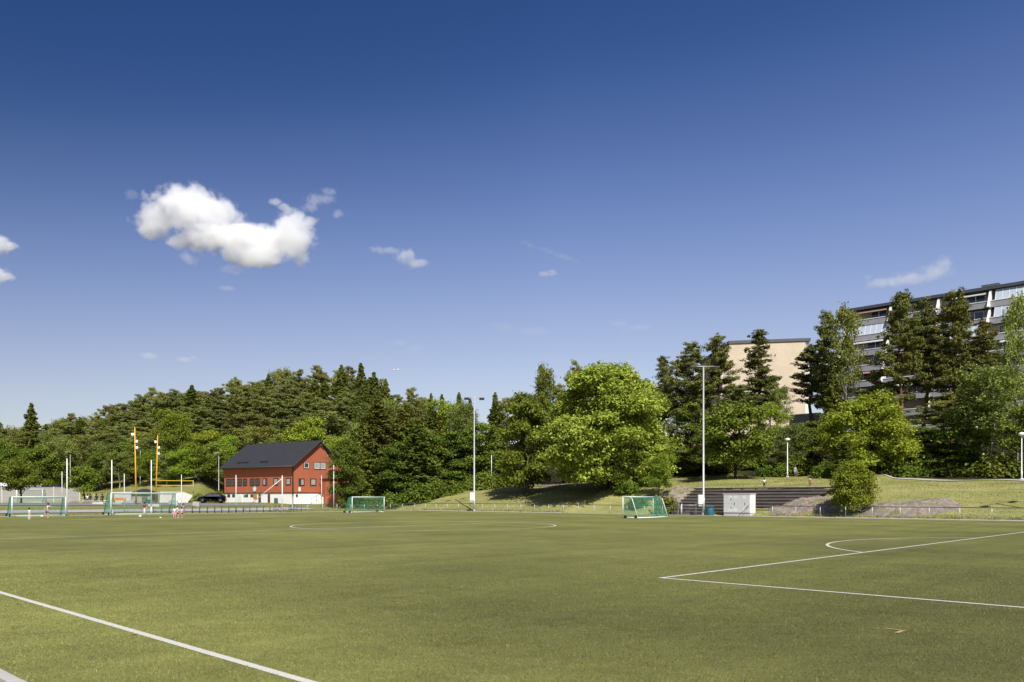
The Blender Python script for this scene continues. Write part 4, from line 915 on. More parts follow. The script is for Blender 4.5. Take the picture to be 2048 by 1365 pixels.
def yellow_pole(label, px, pxt, Y, top, lamps):
    p = at_Y(px, Y); z0 = H1(p); h = zpix(top, Y) - z0; dx = (pxt - px) / F * Y
    o = thing('light_pole', label, 'light pole', (p[0], p[1], z0), 0, 'yellow light poles')
    MB().tube([(0, 0, -.1), (dx * .5, 0, h * .5), (dx, 0, h)], [.11, .095, .07], 12).obj('pole', M['yellow'], o, smooth=True)
    for f, s in lamps:
        x = dx * f + s * .30; z = h * f
        l = MB().lathe([(.05, .24), (.12, .18), (.22, -.12), (.20, -.16)], 14).obj('spotlight', M['white'], o, smooth=True); l.location = (x, -.1, z); l.rotation_euler = (.35, .35 * s, 0)
        MB().tube([(dx * f, 0, z + .1), (x, -.05, z + .18)], .03, 6).obj('lamp_arm', M['steel'], o)
yellow_pole('taller yellow light pole with three white spotlights, leftmost of the pair', 272.5, 269.5, 114, 855, ((.905, -1), (.815, 1), (.735, 1)))
yellow_pole('shorter leaning yellow light pole with three white spotlights, beside the volleyball net', 311.5, 315.5, 130, 871, ((.90, -1), (.815, 1), (.725, 1)))
# volleyball net
pl, pr = at_Y(312.5, 137), at_Y(386.5, 139.5); zt, zb = zpix(961, 137), zpix(971.5, 137)
o = thing('volleyball_net', 'volleyball net edged with yellow tape, strung above the white wall', 'net', (pl[0], pl[1], 0)); v = pr - pl
for q, nm in ((np.zeros(2), 0), (v, 1)):
    z0 = H1(pl + q); MB().tube([(q[0], q[1], z0 - .1), (q[0], q[1], zt + .05)], .05, 8).obj('post', M['steel'], o, smooth=True)
A3 = lambda t, z, dy=-.06: (v[0] * t, v[1] * t + dy, z)
mb = MB()
for z0_, z1_ in ((zt - .09, zt), (zb, zb + .09)): mb.add([A3(0, z0_), A3(1, z0_), A3(1, z1_), A3(0, z1_), A3(0, z0_, -.05), A3(1, z0_, -.05), A3(1, z1_, -.05), A3(0, z1_, -.05)], [(0, 1, 2, 3), (4, 5, 6, 7), (0, 1, 5, 4), (3, 2, 6, 7)])
for t in (.002, .998): mb.add([A3(t - .006, zb + .09), A3(t + .006, zb + .09), A3(t + .006, zt - .09), A3(t - .006, zt - .09)], [(0, 1, 2, 3)])
mb.obj('tape_border', M['yellow_tape'], o); mb = MB(); netting(mb, A3(0, zb), A3(1, zb), A3(1, zt), A3(0, zt), .12, .008); mb.obj('net_mesh', M['black'], o)
# bike hoops and bicycles
def hoop(px, label):
    p = at_a(px, 97.9); o = thing('bike_rack_hoop', label, 'bike rack', (p[0], p[1], H1(p)), ANG2 + 1.0, 'bike rack hoops')
    k = [(-.26, 0, 0), (-.26, 0, .66), (-.20, 0, .76), (-.1, 0, .80), (.1, 0, .80), (.20, 0, .76), (.26, 0, .66), (.26, 0, 0)]
    MB().tube(k, .028, 8).obj('hoop', M['steel_dark'], o, smooth=True); MB().box((-.34, -.05, -.03), (.34, .05, .03)).obj('base_rail', M['steel_dark'], o)
HP = [307, 323, 338.5, 354, 369.5, 384.7, 399.4, 414.6, 429.4, 443.5, 457.7, 471.8, 486.4, 499.7, 513.8, 526.9, 539.6, 603]
for i, q in enumerate(HP):
    n = ['first', 'second', 'third', 'fourth', 'fifth', 'sixth', 'seventh', 'eighth', 'ninth', 'tenth', 'eleventh', 'twelfth', 'thirteenth', 'fourteenth', 'fifteenth', 'sixteenth', 'seventeenth', ''][i]
    hoop(q, f'dark steel bike hoop, {n} in the row counted from the large goal' if n else 'lone dark steel bike hoop right of the parked bicycles')
def bicycle(px, rot, col, label):
    p = at_a(px, 98.1); o = thing('bicycle', label, 'bicycle', (p[0], p[1], H1(p)), rot, 'parked bicycles')
    for x in (-.52, .52):
        ring = [(x + .33 * math.cos(t), 0, .34 + .33 * math.sin(t)) for t in np.linspace(0, 2 * math.pi, 25)]
        w = MB().tube(ring, .02, 6, False).obj('wheel', M['black'], o, smooth=True); s = MB()
        for k in range(8): s.cord((x, 0, .34), (x + .32 * math.cos(k * .785), 0, .34 + .32 * math.sin(k * .785)), .006)
        s.obj('spokes', M['steel'], w)
    fr = MB()
    for a, b in (((-.52, .34), (-.05, .30)), ((-.52, .34), (-.18, .78)), ((-.05, .30), (-.20, .86)), ((-.05, .30), (.36, .80)), ((-.17, .76), (.35, .83)), ((.34, .90), (.52, .34))): fr.tube([(a[0], 0, a[1]), (b[0], 0, b[1])], .02, 8)
    fr.obj('frame', col, o, smooth=True)
    MB().tube([(.34, 0, .9), (.33, 0, .98), (.36, -.25, 1.0), (.26, -.29, 1.0)], .014, 6).obj('handlebar', M['steel_dark'], o); MB().tube([(.33, 0, .98), (.36, .25, 1.0), (.26, .29, 1.0)], .014, 6).obj('handlebar', M['steel_dark'], o)
    MB().prism([(-.34, .87), (-.08, .89), (-.08, .92), (-.34, .94)], -.06, .06).obj('saddle', M['black'], o, bevel=.01)
    MB().tube([(-.05, -.05, .30), (-.05, .05, .30)], .09, 12).obj('chainring', M['steel_dark'], o)
bicycle(554, .15, M['black'], 'dark bicycle leaning in the rack just left of the thick white pole')
bicycle(583, -.2, M['bin_teal'], 'blue-grey bicycle leaning right of the thick white pole')
bicycle(590, .3, M['steel_dark'], 'dark grey bicycle half hidden by the blue-grey one right of the thick white pole')

M['pale_wall'] = pmat('pale_rendered_wall', (.66, .65, .62), (.50, .49, .465), .9, .85, .2, detail=12)

# ------------------------------------------------------------------ the red house
HX, HY = np.array([.585, .811]), np.array([-.811, .585]); HO = np.array([U(588) * 130, 130.0]); HZ = 1.0
HW, HL, Z_RED, Z_EAVE, Z_RIDGE, OV = 10.0, 18.4, 1.70, 6.02, 10.35, .72
house = thing('red_house', 'red boarded house with a black pitched roof and white ground storey beside the pitch', 'house', (HO[0], HO[1], HZ), math.atan2(HX[1], HX[0]))
def on_long(px, py):                 # pixel on the long front (x = 0) -> (y, z)
    u = U(px); y = (HO[0] - u * HO[1]) / (-HY[0] + u * HY[1]); Y = HO[1] + HY[1] * y; return y, zpix(py, Y) - HZ
def on_gable(px, py):                # pixel on the gable (y = 0) -> (x, z)
    u = U(px); x = (u * HO[1] - HO[0]) / (HX[0] - u * HX[1]); Y = HO[1] + HX[1] * x; return x, zpix(py, Y) - HZ
slope = (Z_RIDGE - Z_EAVE) / (HW / 2 + OV); zw = Z_EAVE + OV * slope - .12
MB().box((0.02, .02, -.6), (HW - .02, HL - .02, Z_RED)).obj('basement_wall', M['white_wall'], house)
mb = MB(); mb.add([(-.03, -.03, Z_RED), (-.03, HL, Z_RED), (-.03, HL, zw), (-.03, -.03, zw), (HW, -.03, Z_RED), (HW, HL, Z_RED), (HW, HL, zw), (HW, -.03, zw)], [(0, 1, 2, 3), (4, 7, 6, 5), (0, 4, 5, 1)]); mb.obj('long_wall', M['red_boards_side'], house)
for y in (-.03, HL): MB().add([(-.03, y, Z_RED), (HW, y, Z_RED), (HW, y, zw), (HW / 2, y, zw + HW / 2 * slope), (-.03, y, zw)], [(0, 1, 2, 3, 4)]).obj('gable_wall', M['red_boards'], house)
mb = MB(); th_ = .16
for s in (0, 1):
    X = (lambda x: x) if s == 0 else (lambda x: HW - x)
    e0, e1 = (X(-OV), Z_EAVE), (X(HW / 2), Z_RIDGE)
    mb.add([(e0[0], -.55, e0[1]), (e1[0], -.55, e1[1]), (e1[0], HL + .45, e1[1]), (e0[0], HL + .45, e0[1]), (e0[0], -.55, e0[1] - th_), (e1[0], -.55, e1[1] - th_), (e1[0], HL + .45, e1[1] - th_), (e0[0], HL + .45, e0[1] - th_)],
           [(0, 1, 2, 3), (7, 6, 5, 4), (0, 4, 5, 1), (1, 5, 6, 2), (2, 6, 7, 3), (3, 7, 4, 0)])
roof = mb.obj('roof', M['roof'], house)
mb = MB()
for y in (-.60, HL + .45):
    for s in (0, 1):
        a_, b_ = (-OV, HW / 2) if s == 0 else (HW + OV, HW / 2)
        mb.add([(a_, y, Z_EAVE - .26), (b_, y, Z_RIDGE - .26), (b_, y, Z_RIDGE + .04), (a_, y, Z_EAVE + .04), (a_, y + .05, Z_EAVE - .26), (b_, y + .05, Z_RIDGE - .26), (b_, y + .05, Z_RIDGE + .04), (a_, y + .05, Z_EAVE + .04)], [(0, 1, 2, 3), (7, 6, 5, 4), (3, 2, 6, 7), (0, 4, 5, 1), (0, 3, 7, 4)])
mb.obj('verge_board', M['steel_dark'], roof)
MB().tube([(-OV - .06, -.5, Z_EAVE - .08), (-OV - .06, HL + .4, Z_EAVE - .08)], .075, 8).obj('gutter', M['steel_dark'], roof, smooth=True)
for (px0, px1, py) in ((472, 495, 928.5), (518, 534, 926)):
    f = (HOR + 0)  # row of snow hooks low on the roof slope
    y0 = on_long(px0, 930)[0]; y1 = on_long(px1, 930)[0]; t = .16; s = MB(); x = -OV + (HW / 2 + OV) * t; z = Z_EAVE + (Z_RIDGE - Z_EAVE) * t
    s.tube([(x, y0, z + .16), (x, y1, z + .16)], .04, 6); s.tube([(x + .08, y0, z + .28), (x + .08, y1, z + .30)], .03, 6)
    for k in range(6): s.tube([(x, y0 + (y1 - y0) * k / 5, z), (x, y0 + (y1 - y0) * k / 5, z + .3)], .025, 6)
    s.obj('snow_guard', M['black'], roof)
MB().tube([(-.14, .10, 0), (-.14, .10, 1.5), (-.14, .10, 1.55), (-.14, .10, zw - .5), (-.6, .10, Z_EAVE - .1)], [.045, .045, .11, .11, .08], 10).obj('downpipe', M['steel_dark'], house, smooth=True)
MB().box((-.06, -.06, Z_RED - .06), (-.03, HL, Z_RED + .06)).obj('base_board', M['trim_dark'], house); MB().box((-.03, -.06, Z_RED - .06), (HW, -.03, Z_RED + .06)).obj('base_board', M['trim_dark'], house)
def win(face, x0, y0, x1, y1, inner=False, pale=0, mull=False, fw=.09):
    f = on_long if face == 'L' else on_gable
    (a0, z1), (a1, z0) = f(x0, y0), f(x1, y1)
    if a0 > a1: a0, a1 = a1, a0
    def bx(mb, u0, u1, v0, v1, d0, d1):
        if face == 'L': mb.box((-.03 - d1, u0, v0), (-.03 - d0, u1, v1))
        else: mb.box((u0, -.03 - d1, v0), (u1, -.03 - d0, v1))
        return mb
    w = MB(); bx(w, a0 - fw, a1 + fw, z1, z1 + fw, 0, .05); bx(w, a0 - fw, a1 + fw, z0 - fw, z0, 0, .05); bx(w, a0 - fw, a0, z0, z1, 0, .05); bx(w, a1, a1 + fw, z0, z1, 0, .05)
    wn = w.obj('window', M['trim_dark'], house)
    bx(MB(), a0, a1, z0, z1, .004, .012).obj('pane', M['glass'], wn)
    if inner:
        s = MB(); k = .09; bx(s, a0, a1, z1 - k, z1, .012, .035); bx(s, a0, a1, z0, z0 + k, .012, .035); bx(s, a0, a0 + k, z0 + k, z1 - k, .012, .035); bx(s, a1 - k, a1, z0 + k, z1 - k, .012, .035); s.obj('sash', M['white'], wn)
    if pale:
        u0 = a0 + (a1 - a0) * (.12 if pale > .6 else .45); bx(MB(), u0, a1 - .06, z0 + .06, z1 - .06, .012, .016).obj('curtain', M['curtain'], wn)
    if mull:
        s = MB(); c = (a0 + a1) / 2; bx(s, c - .025, c + .025, z0, z1, .013, .03); bx(s, a0, a1, (z0 + z1) / 2 - .02, (z0 + z1) / 2 + .02, .013, .03); s.obj('glazing_bar', M['trim_dark'], wn)
    return wn
for x0, x1, pl_, mu in ((453.5, 461.5, 0, True), (464, 471, 0, True), (476.5, 483.5, 0, True), (487, 494, 0, True), (501, 509, 0, True), (512, 519.5, 0, True), (526.5, 534, .3, False), (548, 556, .8, False), (573, 581.3, .8, False)):
    win('L', x0, 959.3 - (x0 - 453) * .016, x1, 971.8 - (x0 - 453) * .018, False, pl_, mu)
for x0, x1, pl_ in ((598, 607.5, .5), (621, 631, .9), (644.5, 654, .9)): win('G', x0, 958.6, x1, 971, False, pl_)
win('G', 670.5, 959.5, 676.5, 969.5)
win('G', 608, 925.5, 617.3, 937, True, 0); win('G', 628.3, 925.7, 638.6, 938.2, True, .9); win('G', 640.5, 925.9, 650.2, 938.3, True, .9)
x0, zt_ = on_gable(656, 956.5); x1, zb_ = on_gable(664, 979); MB().box((x0, -.09, zb_), (x1, -.035, zt_)).obj('door', pmat('orange_red_door', (.42, .10, .02), (.36, .085, .018), 2, .5), house)
def lbox(name, px0, py0, px1, py1, m, d=.06, off=.0):
    (a0, z1), (a1, z0) = on_long(px0, py0), on_long(px1, py1); a0, a1 = min(a0, a1), max(a0, a1); return MB().box((-d + .02 - off, a0, z0), (.02 - off, a1, z1)).obj(name, m, house)
for x0, x1 in ((454.8, 460.3), (464.5, 470), (490.5, 496), (501, 507)): lbox('basement_window', x0, 989.3, x1, 994.6, M['glass'], .05)
lbox('notice_board', 507.5, 988.8, 514.3, 997.2, M['orange'], .1); lbox('basement_door', 517.2, 989, 521.8, 1005.6, pmat('brown_door', (.10, .07, .055), (.07, .05, .04), 3, .6), .07); lbox('basement_door', 535.8, 988.5, 540.2, 1005.4, bpy.data.materials['brown_door'], .07)
lbox('white_door', 475.5, 990.5, 484, 1006, M['white'], .06); lbox('wall_lamp', 488, 989.8, 492, 991.2, M['concrete'], .18)
y_, z_ = on_long(510, 978.7); mb = MB(); mb.lathe([(.02, 0), (.46, 0), (.46, .04), (.02, .04)], 24)
s = mb.obj('round_sign', M['sign_blue'], house); s.location = (-.10, y_, z_); s.rotation_euler = (0, math.radians(90), 0)
mb = MB(); mb.lathe([(.30, 0), (.34, 0), (.34, .01), (.30, .01)], 24); r_ = mb.obj('ring_mark', M['white'], s); r_.location = (0, 0, -.012)
x_, z_ = on_gable(598.7, 979); MB().box((x_ - .22, -.08, z_ - .33), (x_ + .22, -.035, z_ + .33)).obj('plaque', M['white'], house)
x_, z_ = on_gable(593.2, 991.2); s = MB().lathe([(.02, 0), (.20, 0), (.20, .1), (.1, .14)], 16).obj('meter', M['steel_dark'], house); s.location = (x_, 0, z_); s.rotation_euler = (math.radians(90), 0, 0)
x_, z_ = on_gable(642, 890); mb = MB(); mb.tube([(x_, -.6, Z_RIDGE - .3), (x_ - .1, -.5, z_)], .03, 6); mb.tube([(x_ - .1, -.12, z_), (x_ + 2.4, -.1, z_ - 3.2)], .025, 6); mb.prism([(x_ - .35, z_ - .12), (x_ + .3, z_ - .12), (x_, z_ + .3)], -.12, -.06); mb.obj('wire_bracket', M['white'], house)
# stair and landing at the gable
xs0, xs1, xs2 = on_gable(612, 1004)[0], on_gable(642, 984)[0], 9.3; zl = on_gable(645, 982)[1] - .85
mb = MB(); n = 7
for i in range(n): mb.box((xs0 + (xs1 - xs0) * i / n, -1.3, -.5), (xs0 + (xs1 - xs0) * (i + 1) / n - .002, -.04, zl * (i + 1) / n))
mb.box((xs1, -1.5, -.5), (xs2, -.04, zl)); mb.obj('stair', M['white_wall'], house)
mb = MB(); mb.tube([(xs0, -1.3, .75), (xs1, -1.4, zl + .95), (xs2, -1.5, zl + .95)], .045, 8); 
for i in range(8): x = xs0 + (xs2 - xs0) * i / 7; zz = zl * min(1, (x - xs0) / (xs1 - xs0)); mb.tube([(x, -1.4, zz), (x, -1.4, zz + .92)], .035, 6)
for i in range(3):
    x = xs1 + (xs2 - xs1) * i / 3; w = (xs2 - xs1) / 3; mb.tube([(x, -1.45, zl + .05), (x + w, -1.45, zl + .9)], .03, 6); mb.tube([(x, -1.45, zl + .9), (x + w, -1.45, zl + .05)], .03, 6)
mb.obj('stair_railing', M['steel_dark'], house)
# annex
pa = at_Y(679, 131); o = thing('red_annex', 'low red boarded annex in tree shade right of the house', 'annex', (pa[0], pa[1], H1(pa)), math.atan2(HX[1], HX[0]))
za = zpix(959.5, 131) - H1(pa)
MB().box((0, 0, -.4), (4.9, 4.5, za)).obj('wall', M['red_boards'], o); MB().box((-.15, -.15, za), (5.05, 4.6, za + .14)).obj('roof', M['roof'], o, bevel=.02)
MB().box((-.03, -.03, -.4), (.10, -.002, za)).obj('corner_board', M['red_boards'], o)

# ------------------------------------------------------------------ car
pc = at_Y(424, 127); o = thing('parked_car', 'black hatchback parked at the left end of the red house', 'car', (pc[0], pc[1], H1(pc) + .03), math.radians(14))
side = [(-2.05, .32), (-2.1, .62), (-1.98, .82), (-1.2, .95), (-.55, 1.38), (.1, 1.48), (1.1, 1.44), (1.72, 1.12), (2.0, .98), (2.05, .55), (1.98, .30)]
vs, fs = [], []; n = len(side)
for y, k in ((-.86, .0), (-.78, 1), (.78, 1), (.86, 0)):
    for x, z in side:
        f = max(0, (z - .95)) * .28; yy = y - math.copysign(f, y)
        vs.append((x * (.985 if k == 0 else 1), yy, z if k else z - .02))
for j in range(3):
    for i in range(n): fs.append((j * n + i, j * n + (i + 1) % n, (j + 1) * n + (i + 1) % n, (j + 1) * n + i))
fs += [tuple(range(n)), tuple(3 * n + i for i in reversed(range(n)))]
carp = pmat('black_car_paint', (.010, .011, .014), (.008, .008, .010), 3, .12, spec=.7)
MB().add(vs, fs).obj('body', carp, o, bevel=.05, smooth=True)
for s in (-1, 1):
    g_ = lambda x, z: (x, s * (.862 - max(0, z - .95) * .28 + .006), z)
    mb = MB(); mb.add([g_(-.98, 1.0), g_(.2, 1.0), g_(.2, 1.38), g_(-.5, 1.32)], [(0, 1, 2, 3)]); mb.add([g_(.27, 1.0), g_(1.45, 1.02), g_(1.1, 1.36), g_(.27, 1.38)], [(0, 1, 2, 3)]); mb.obj('side_window', M['glass'], o)
    for x in (-1.32, 1.3):
        w = MB().tube([(x, s * .68, .32), (x, s * .89, .32)], .325, 20).obj('wheel', M['black'], o, bevel=.03, smooth=True)
        MB().tube([(x, s * .88, .32), (x, s * .905, .32)], .20, 16).obj('rim', M['steel_dark'], w, smooth=True)
    MB().box((-2.09, s * .66 - .18, .66), (-1.93, s * .66 + .18, .80)).obj('headlight', M['glass_pale'], o, bevel=.02); MB().box((1.9, s * .66 - .15, .82), (2.06, s * .66 + .15, .96)).obj('tail_light', pmat('tail_lamp%d' % (s + 1), (.3, .01, .01)), o, bevel=.02)
MB().add([(-1.15, -.66, .99), (-1.15, .66, .99), (-.58, .60, 1.385), (-.58, -.60, 1.385)], [(0, 1, 2, 3)]).obj('windscreen', M['glass'], o).location = (-.012, 0, .012)
MB().box((-2.13, -.26, .42), (-2.09, .26, .53)).obj('number_plate', M['white'], o)

# ------------------------------------------------------------------ board fence, walls and small things left of the house
def span(px0, Y0_, px1, Y1_): p, q = at_Y(px0, Y0_), at_Y(px1, Y1_); return p, q, np.linalg.norm(q - p), math.atan2(*(q - p)[::-1])
p, q, L_, r = span(-60, 134, 161, 136); zb_ = H1(at_Y(80, 135)) - .1; hf = zpix(974.5, 135) - zb_
o = thing('board_fence', 'long grey board fence with pale posts and a blue top edge, behind the small trees', 'fence', (p[0], p[1], zb_), r)
MB().box((0, 0, 0), (L_, .09, hf)).obj('boards', M['grey_boards'], o); MB().box((0, -.03, hf), (L_, .12, hf + .09)).obj('top_edge', M['blue_trim'], o)
def alongf(px): u = U(px); d = (q - p) / L_; return (u * p[1] - p[0]) / (d[0] - u * d[1])
for px in (-30, 4.5, 33.5, 108, 160): x = alongf(px); MB().box((x - .10, -.10, 0), (x + .10, -.002, hf + .03)).obj('fence_post', M['concrete_light'], o)
x0, x1 = alongf(33.5), alongf(81.5); MB().box((x0, .002, hf + .09), (x1, .085, hf + .75)).obj('raised_panel', M['grey_boards'], o); MB().box((x1 - .1, -.05, hf + .09), (x1 + .1, .0, hf + .85)).obj('fence_post', M['concrete_light'], o); MB().box((x0, -.03, hf + .75), (x1 - .11, .12, hf + .84)).obj('top_edge', M['blue_trim'], o)
p2 = at_Y(3, 138.5); o = thing('signboard', 'white signboard above the grey board fence at the left edge', 'sign', (p2[0], p2[1], H1(p2)), .03)
zs0, zs1 = zpix(973, 138.5) - H1(p2), zpix(966, 138.5) - H1(p2); MB().box((-1.9, -.05, zs0), (1.05, .02, zs1)).obj('board', M['white'], o, bevel=.01); MB().tube([(-1.2, 0, -.1), (-1.2, 0, zs0)], .05, 8).obj('leg', M['steel'], o); MB().tube([(.6, 0, -.1), (.6, 0, zs0)], .05, 8).obj('leg', M['steel'], o)
def block(name, label, cat, px0, px1, top, Y, dep, m, group=None, hmin=None, rot=None):
    p, q, L_, r = span(px0, Y, px1, Y); z = H1((p + q) / 2); h = zpix(top, Y) - z; h = max(h, .3)
    o = thing(name, label, cat, (p[0], p[1], z), r if rot is None else rot, group); return o, L_, h
def conc(label, px0, px1, top, Y, dep=.5, m='concrete', cap=.0):
    o, L_, h = block('concrete_block', label, 'block', px0, px1, top, Y, dep, m, 'concrete blocks on the plaza')
    MB().box((0, 0, -.3), (L_, dep, h - (cap or 0))).obj('block', M[m], o, bevel=.03)
    if cap: MB().box((-.04, -.05, h - cap), (L_ + .04, dep + .05, h)).obj('top_slab', M['concrete_light'], o, bevel=.015)
conc('square concrete pillar at the right end of the grey board fence', 163, 169.5, 1000, 119, .6)
conc('long low concrete bench wall on which the dark clad people sit', 170, 214, 1000.5, 120, .7, 'concrete', .18)
conc('low pale concrete block left of the large goal', 184, 206, 1013.5, 112, .6, 'concrete_light')
conc('low concrete block behind the left side of the large goal', 224, 243, 1012.5, 113, .7)
conc('tall concrete block behind the large goal with a lower one beside it', 252, 268, 1001.5, 120, .8)
conc('pale concrete block beside the foot of the taller yellow pole', 296, 318, 1012, 112, .7, 'concrete_light')
conc('concrete block behind the right end of the large goal', 337, 352, 1001, 118, .7)
conc('concrete block behind the bike hoops left of the black car', 385, 398, 1004, 116, .7)
for px, Y, s in ((153, 117, .55), (178, 118, .6), (186, 117.5, .5), (197, 118, .5)):
    pp = at_Y(px, Y); rg = np.random.default_rng(int(px)); bm = bmesh.new(); bmesh.ops.create_icosphere(bm, subdivisions=3, radius=1)
    for v in bm.verts: v.co *= 1 + .16 * math.sin(v.co.x * 3 + px) * math.sin(v.co.y * 4) + .08 * math.sin(v.co.z * 6 + px); v.co.x *= s * 1.5; v.co.y *= s; v.co.z *= s * .6
    me = bpy.data.meshes.new('boulder'); bm.to_mesh(me); bm.free(); me.materials.append(M['rock'])
    for pl_ in me.polygons: pl_.use_smooth = True
    b = link('boulder', me); b.location = (pp[0], pp[1], H1(pp) + s * .2); tagit(b, {153: 'pale boulder on the grass by the fence end pillar', 178: 'reddish boulder lying under the low bench wall, left of its neighbours', 186: 'boulder lying under the bench wall between two others', 197: 'boulder lying under the bench wall below the middle sitting person'}[px], 'boulder', 'boulders under the bench wall')
o, L_, h = block('orange_bench', 'orange painted bench behind the large goal', 'bench', 224, 249, 996, 122, .5, 'orange'); MB().box((0, 0, .42), (L_, .5, .5)).obj('seat', M['orange'], o, bevel=.02); MB().box((0, .46, .5), (L_, .54, h)).obj('backrest', M['orange'], o, bevel=.02)
for x in (.1, L_ - .2): MB().box((x, .05, -.1), (x + .1, .45, .42)).obj('leg', M['concrete'], o)
o, L_, h = block('garden_shed', 'grey wooden shed with a low dark roof behind the large goal', 'shed', 263, 301, 987, 132, 3, 'x'); MB().box((0, 0, -.2), (L_, 3, h)).obj('wall', M['grey_boards'], o)
MB().add([(-.3, -.4, h), (L_ + .3, -.4, h), (L_ + .3, 3.3, h + .05), (-.3, 3.3, h + .05), (L_ * .62, 1.3, h + .75), (L_ * .38, 1.3, h + .75)], [(0, 1, 4, 5), (1, 2, 4), (2, 3, 5, 4), (3, 0, 5), (3, 2, 1, 0)]).obj('roof', M['roof'], o)
x = L_ * .55; MB().box((x, -.05, 0), (x + .9, -.003, h - .15)).obj('door', M['timber'], o)
def bin_(label, px, Y, top, w, m):
    p = at_Y(px, Y); z = H1(p); h = zpix(top, Y) - z; o = thing('litter_bin', label, 'bin', (p[0], p[1], z))
    MB().lathe([(w * .9, -.05), (w, .05), (w, h * .78), (w * .97, h * .8)], 20).obj('body', m, o, smooth=True); MB().lathe([(w * 1.04, h * .8), (w * 1.04, h * .86), (w * .75, h * .97), (.02, h)], 20).obj('lid', m, o, smooth=True)
    MB().box((-w * .5, -w * 1.06, h * .84), (w * .5, -w * .8, h * .92)).obj('opening', M['black'], o)
bin_('dark teal litter bin beside the shed behind the large goal', 295.5, 122, 999, .34, M['bin_teal']); bin_('dark teal litter bin beside the floodlight mast in front of the timber terrace', 1420, at_c(1420, 77.95)[1], 1011.5, .42, M['bin_teal'])
bin_('dark green bin against the white ground storey of the red house', 552, 131.5, 996.5, .3, M['bin_green'])
# white retaining wall
Yw = 133.0; p = at_Y(316, Yw); z = H1(p) - .6; X = lambda px: (U(px) - U(316)) * Yw; Zp = lambda py: zpix(py, Yw) - z
o = thing('retaining_wall', 'white concrete retaining wall below the volleyball net', 'wall', (p[0], p[1], z)); MB().prism([(0, 0), (0, Zp(984.5)), (X(366), Zp(984.5)), (X(386), Zp(992)), (X(376), Zp(1004)), (X(374), 0)], 0, .35).obj('wall', M['pale_wall'], o); MB().box((-.05, -.05, Zp(984.5)), (X(366), .4, Zp(983.5))).obj('coping', M['concrete_light'], o)
p, q, L_, r = span(228, 131.5, 262, 131.5); z = H1(p); hh = zpix(985, 131.5) - z; o = thing('retaining_wall', 'short white wall between the shed and the tall white goal pole', 'wall', (p[0], p[1], z), r); MB().box((0, 0, -.3), (L_, .3, hh)).obj('wall', M['concrete_light'], o); MB().box((-.03, -.04, hh), (L_ + .03, .34, hh + .08)).obj('coping', M['concrete_light'], o)
rail_fence('wire fence on the grass slope behind the sitting people', [at_Y(188, 139), at_Y(225, 139), at_Y(262, 138)], 2.6, 1.6, None)
p = at_Y(730, 117); o = thing('park_bench', 'dark green bench on the grass seen through the small goal right of the house', 'bench', (p[0], p[1], H1(p)), .05)
for z, y in ((.45, -.22), (.45, -.05), (.45, .12), (.66, .22), (.82, .25)): MB().box((-.75, y, z), (.75, y + .13 if z < .5 else y + .04, z + (.05 if z < .5 else .12))).obj('slat', M['bin_green'], o, bevel=.008)
for x in (-.6, .6): MB().tube([(x, -.2, 0), (x, -.18, .45), (x, .2, .45), (x, .27, .95)], .03, 6).obj('leg', M['steel_dark'], o)

# ------------------------------------------------------------------ timber terrace, cabinet, rocks
def a_at(px, c): return AC(*at_c(px, c))[0]
o0 = P(a_at(1440, STEP_C0), STEP_C0); terrace = thing('timber_terrace', 'stepped dark timber terrace set into the grass bank', 'terrace', (o0[0], o0[1], 0), math.atan2(-D1[1], -D1[0]))
def tl(a, c): return (AC(*o0)[0] - a, c - STEP_C0)     # local x to the right along the bank, y into it
for i in range(N_STEP):
    c = STEP_C0 + STEP_D * i; l = a_at(1335 + i * 6.5, c); r_ = a_at(1556 + i * 13.8, c); x0, x1 = tl(l, c)[0], tl(r_, c)[0]; y = STEP_D * i; z = STEP_H * i
    mb = MB(); k = 0; xx = x0
    while xx < x1 - .3:
        e = min(xx + 3.2 + .8 * rs.random(), x1); j = rs.normal() * .012
        mb.box((xx + .006, y + j, z + (-.3 if i == 0 else -.02)), (e - .006, y + .14 + j, z + STEP_H * .40)); mb.box((xx + .006, y + .012 + j, z + STEP_H * .54), (e - .006, y + .14, z + STEP_H - .045)); xx = e
    mb.obj('riser', M['timber'], terrace, bevel=.008)
    mb = MB(); xx = x0 - .05
    while xx < x1 - .3:
        e = min(xx + 3.6 + .9 * rs.random(), x1 + .05); mb.box((xx + .004, y - .03, z + STEP_H - .045), (e - .004, y + STEP_D + .02, z + STEP_H)); xx = e
    mb.obj('tread', M['timber_top'], terrace, bevel=.006)
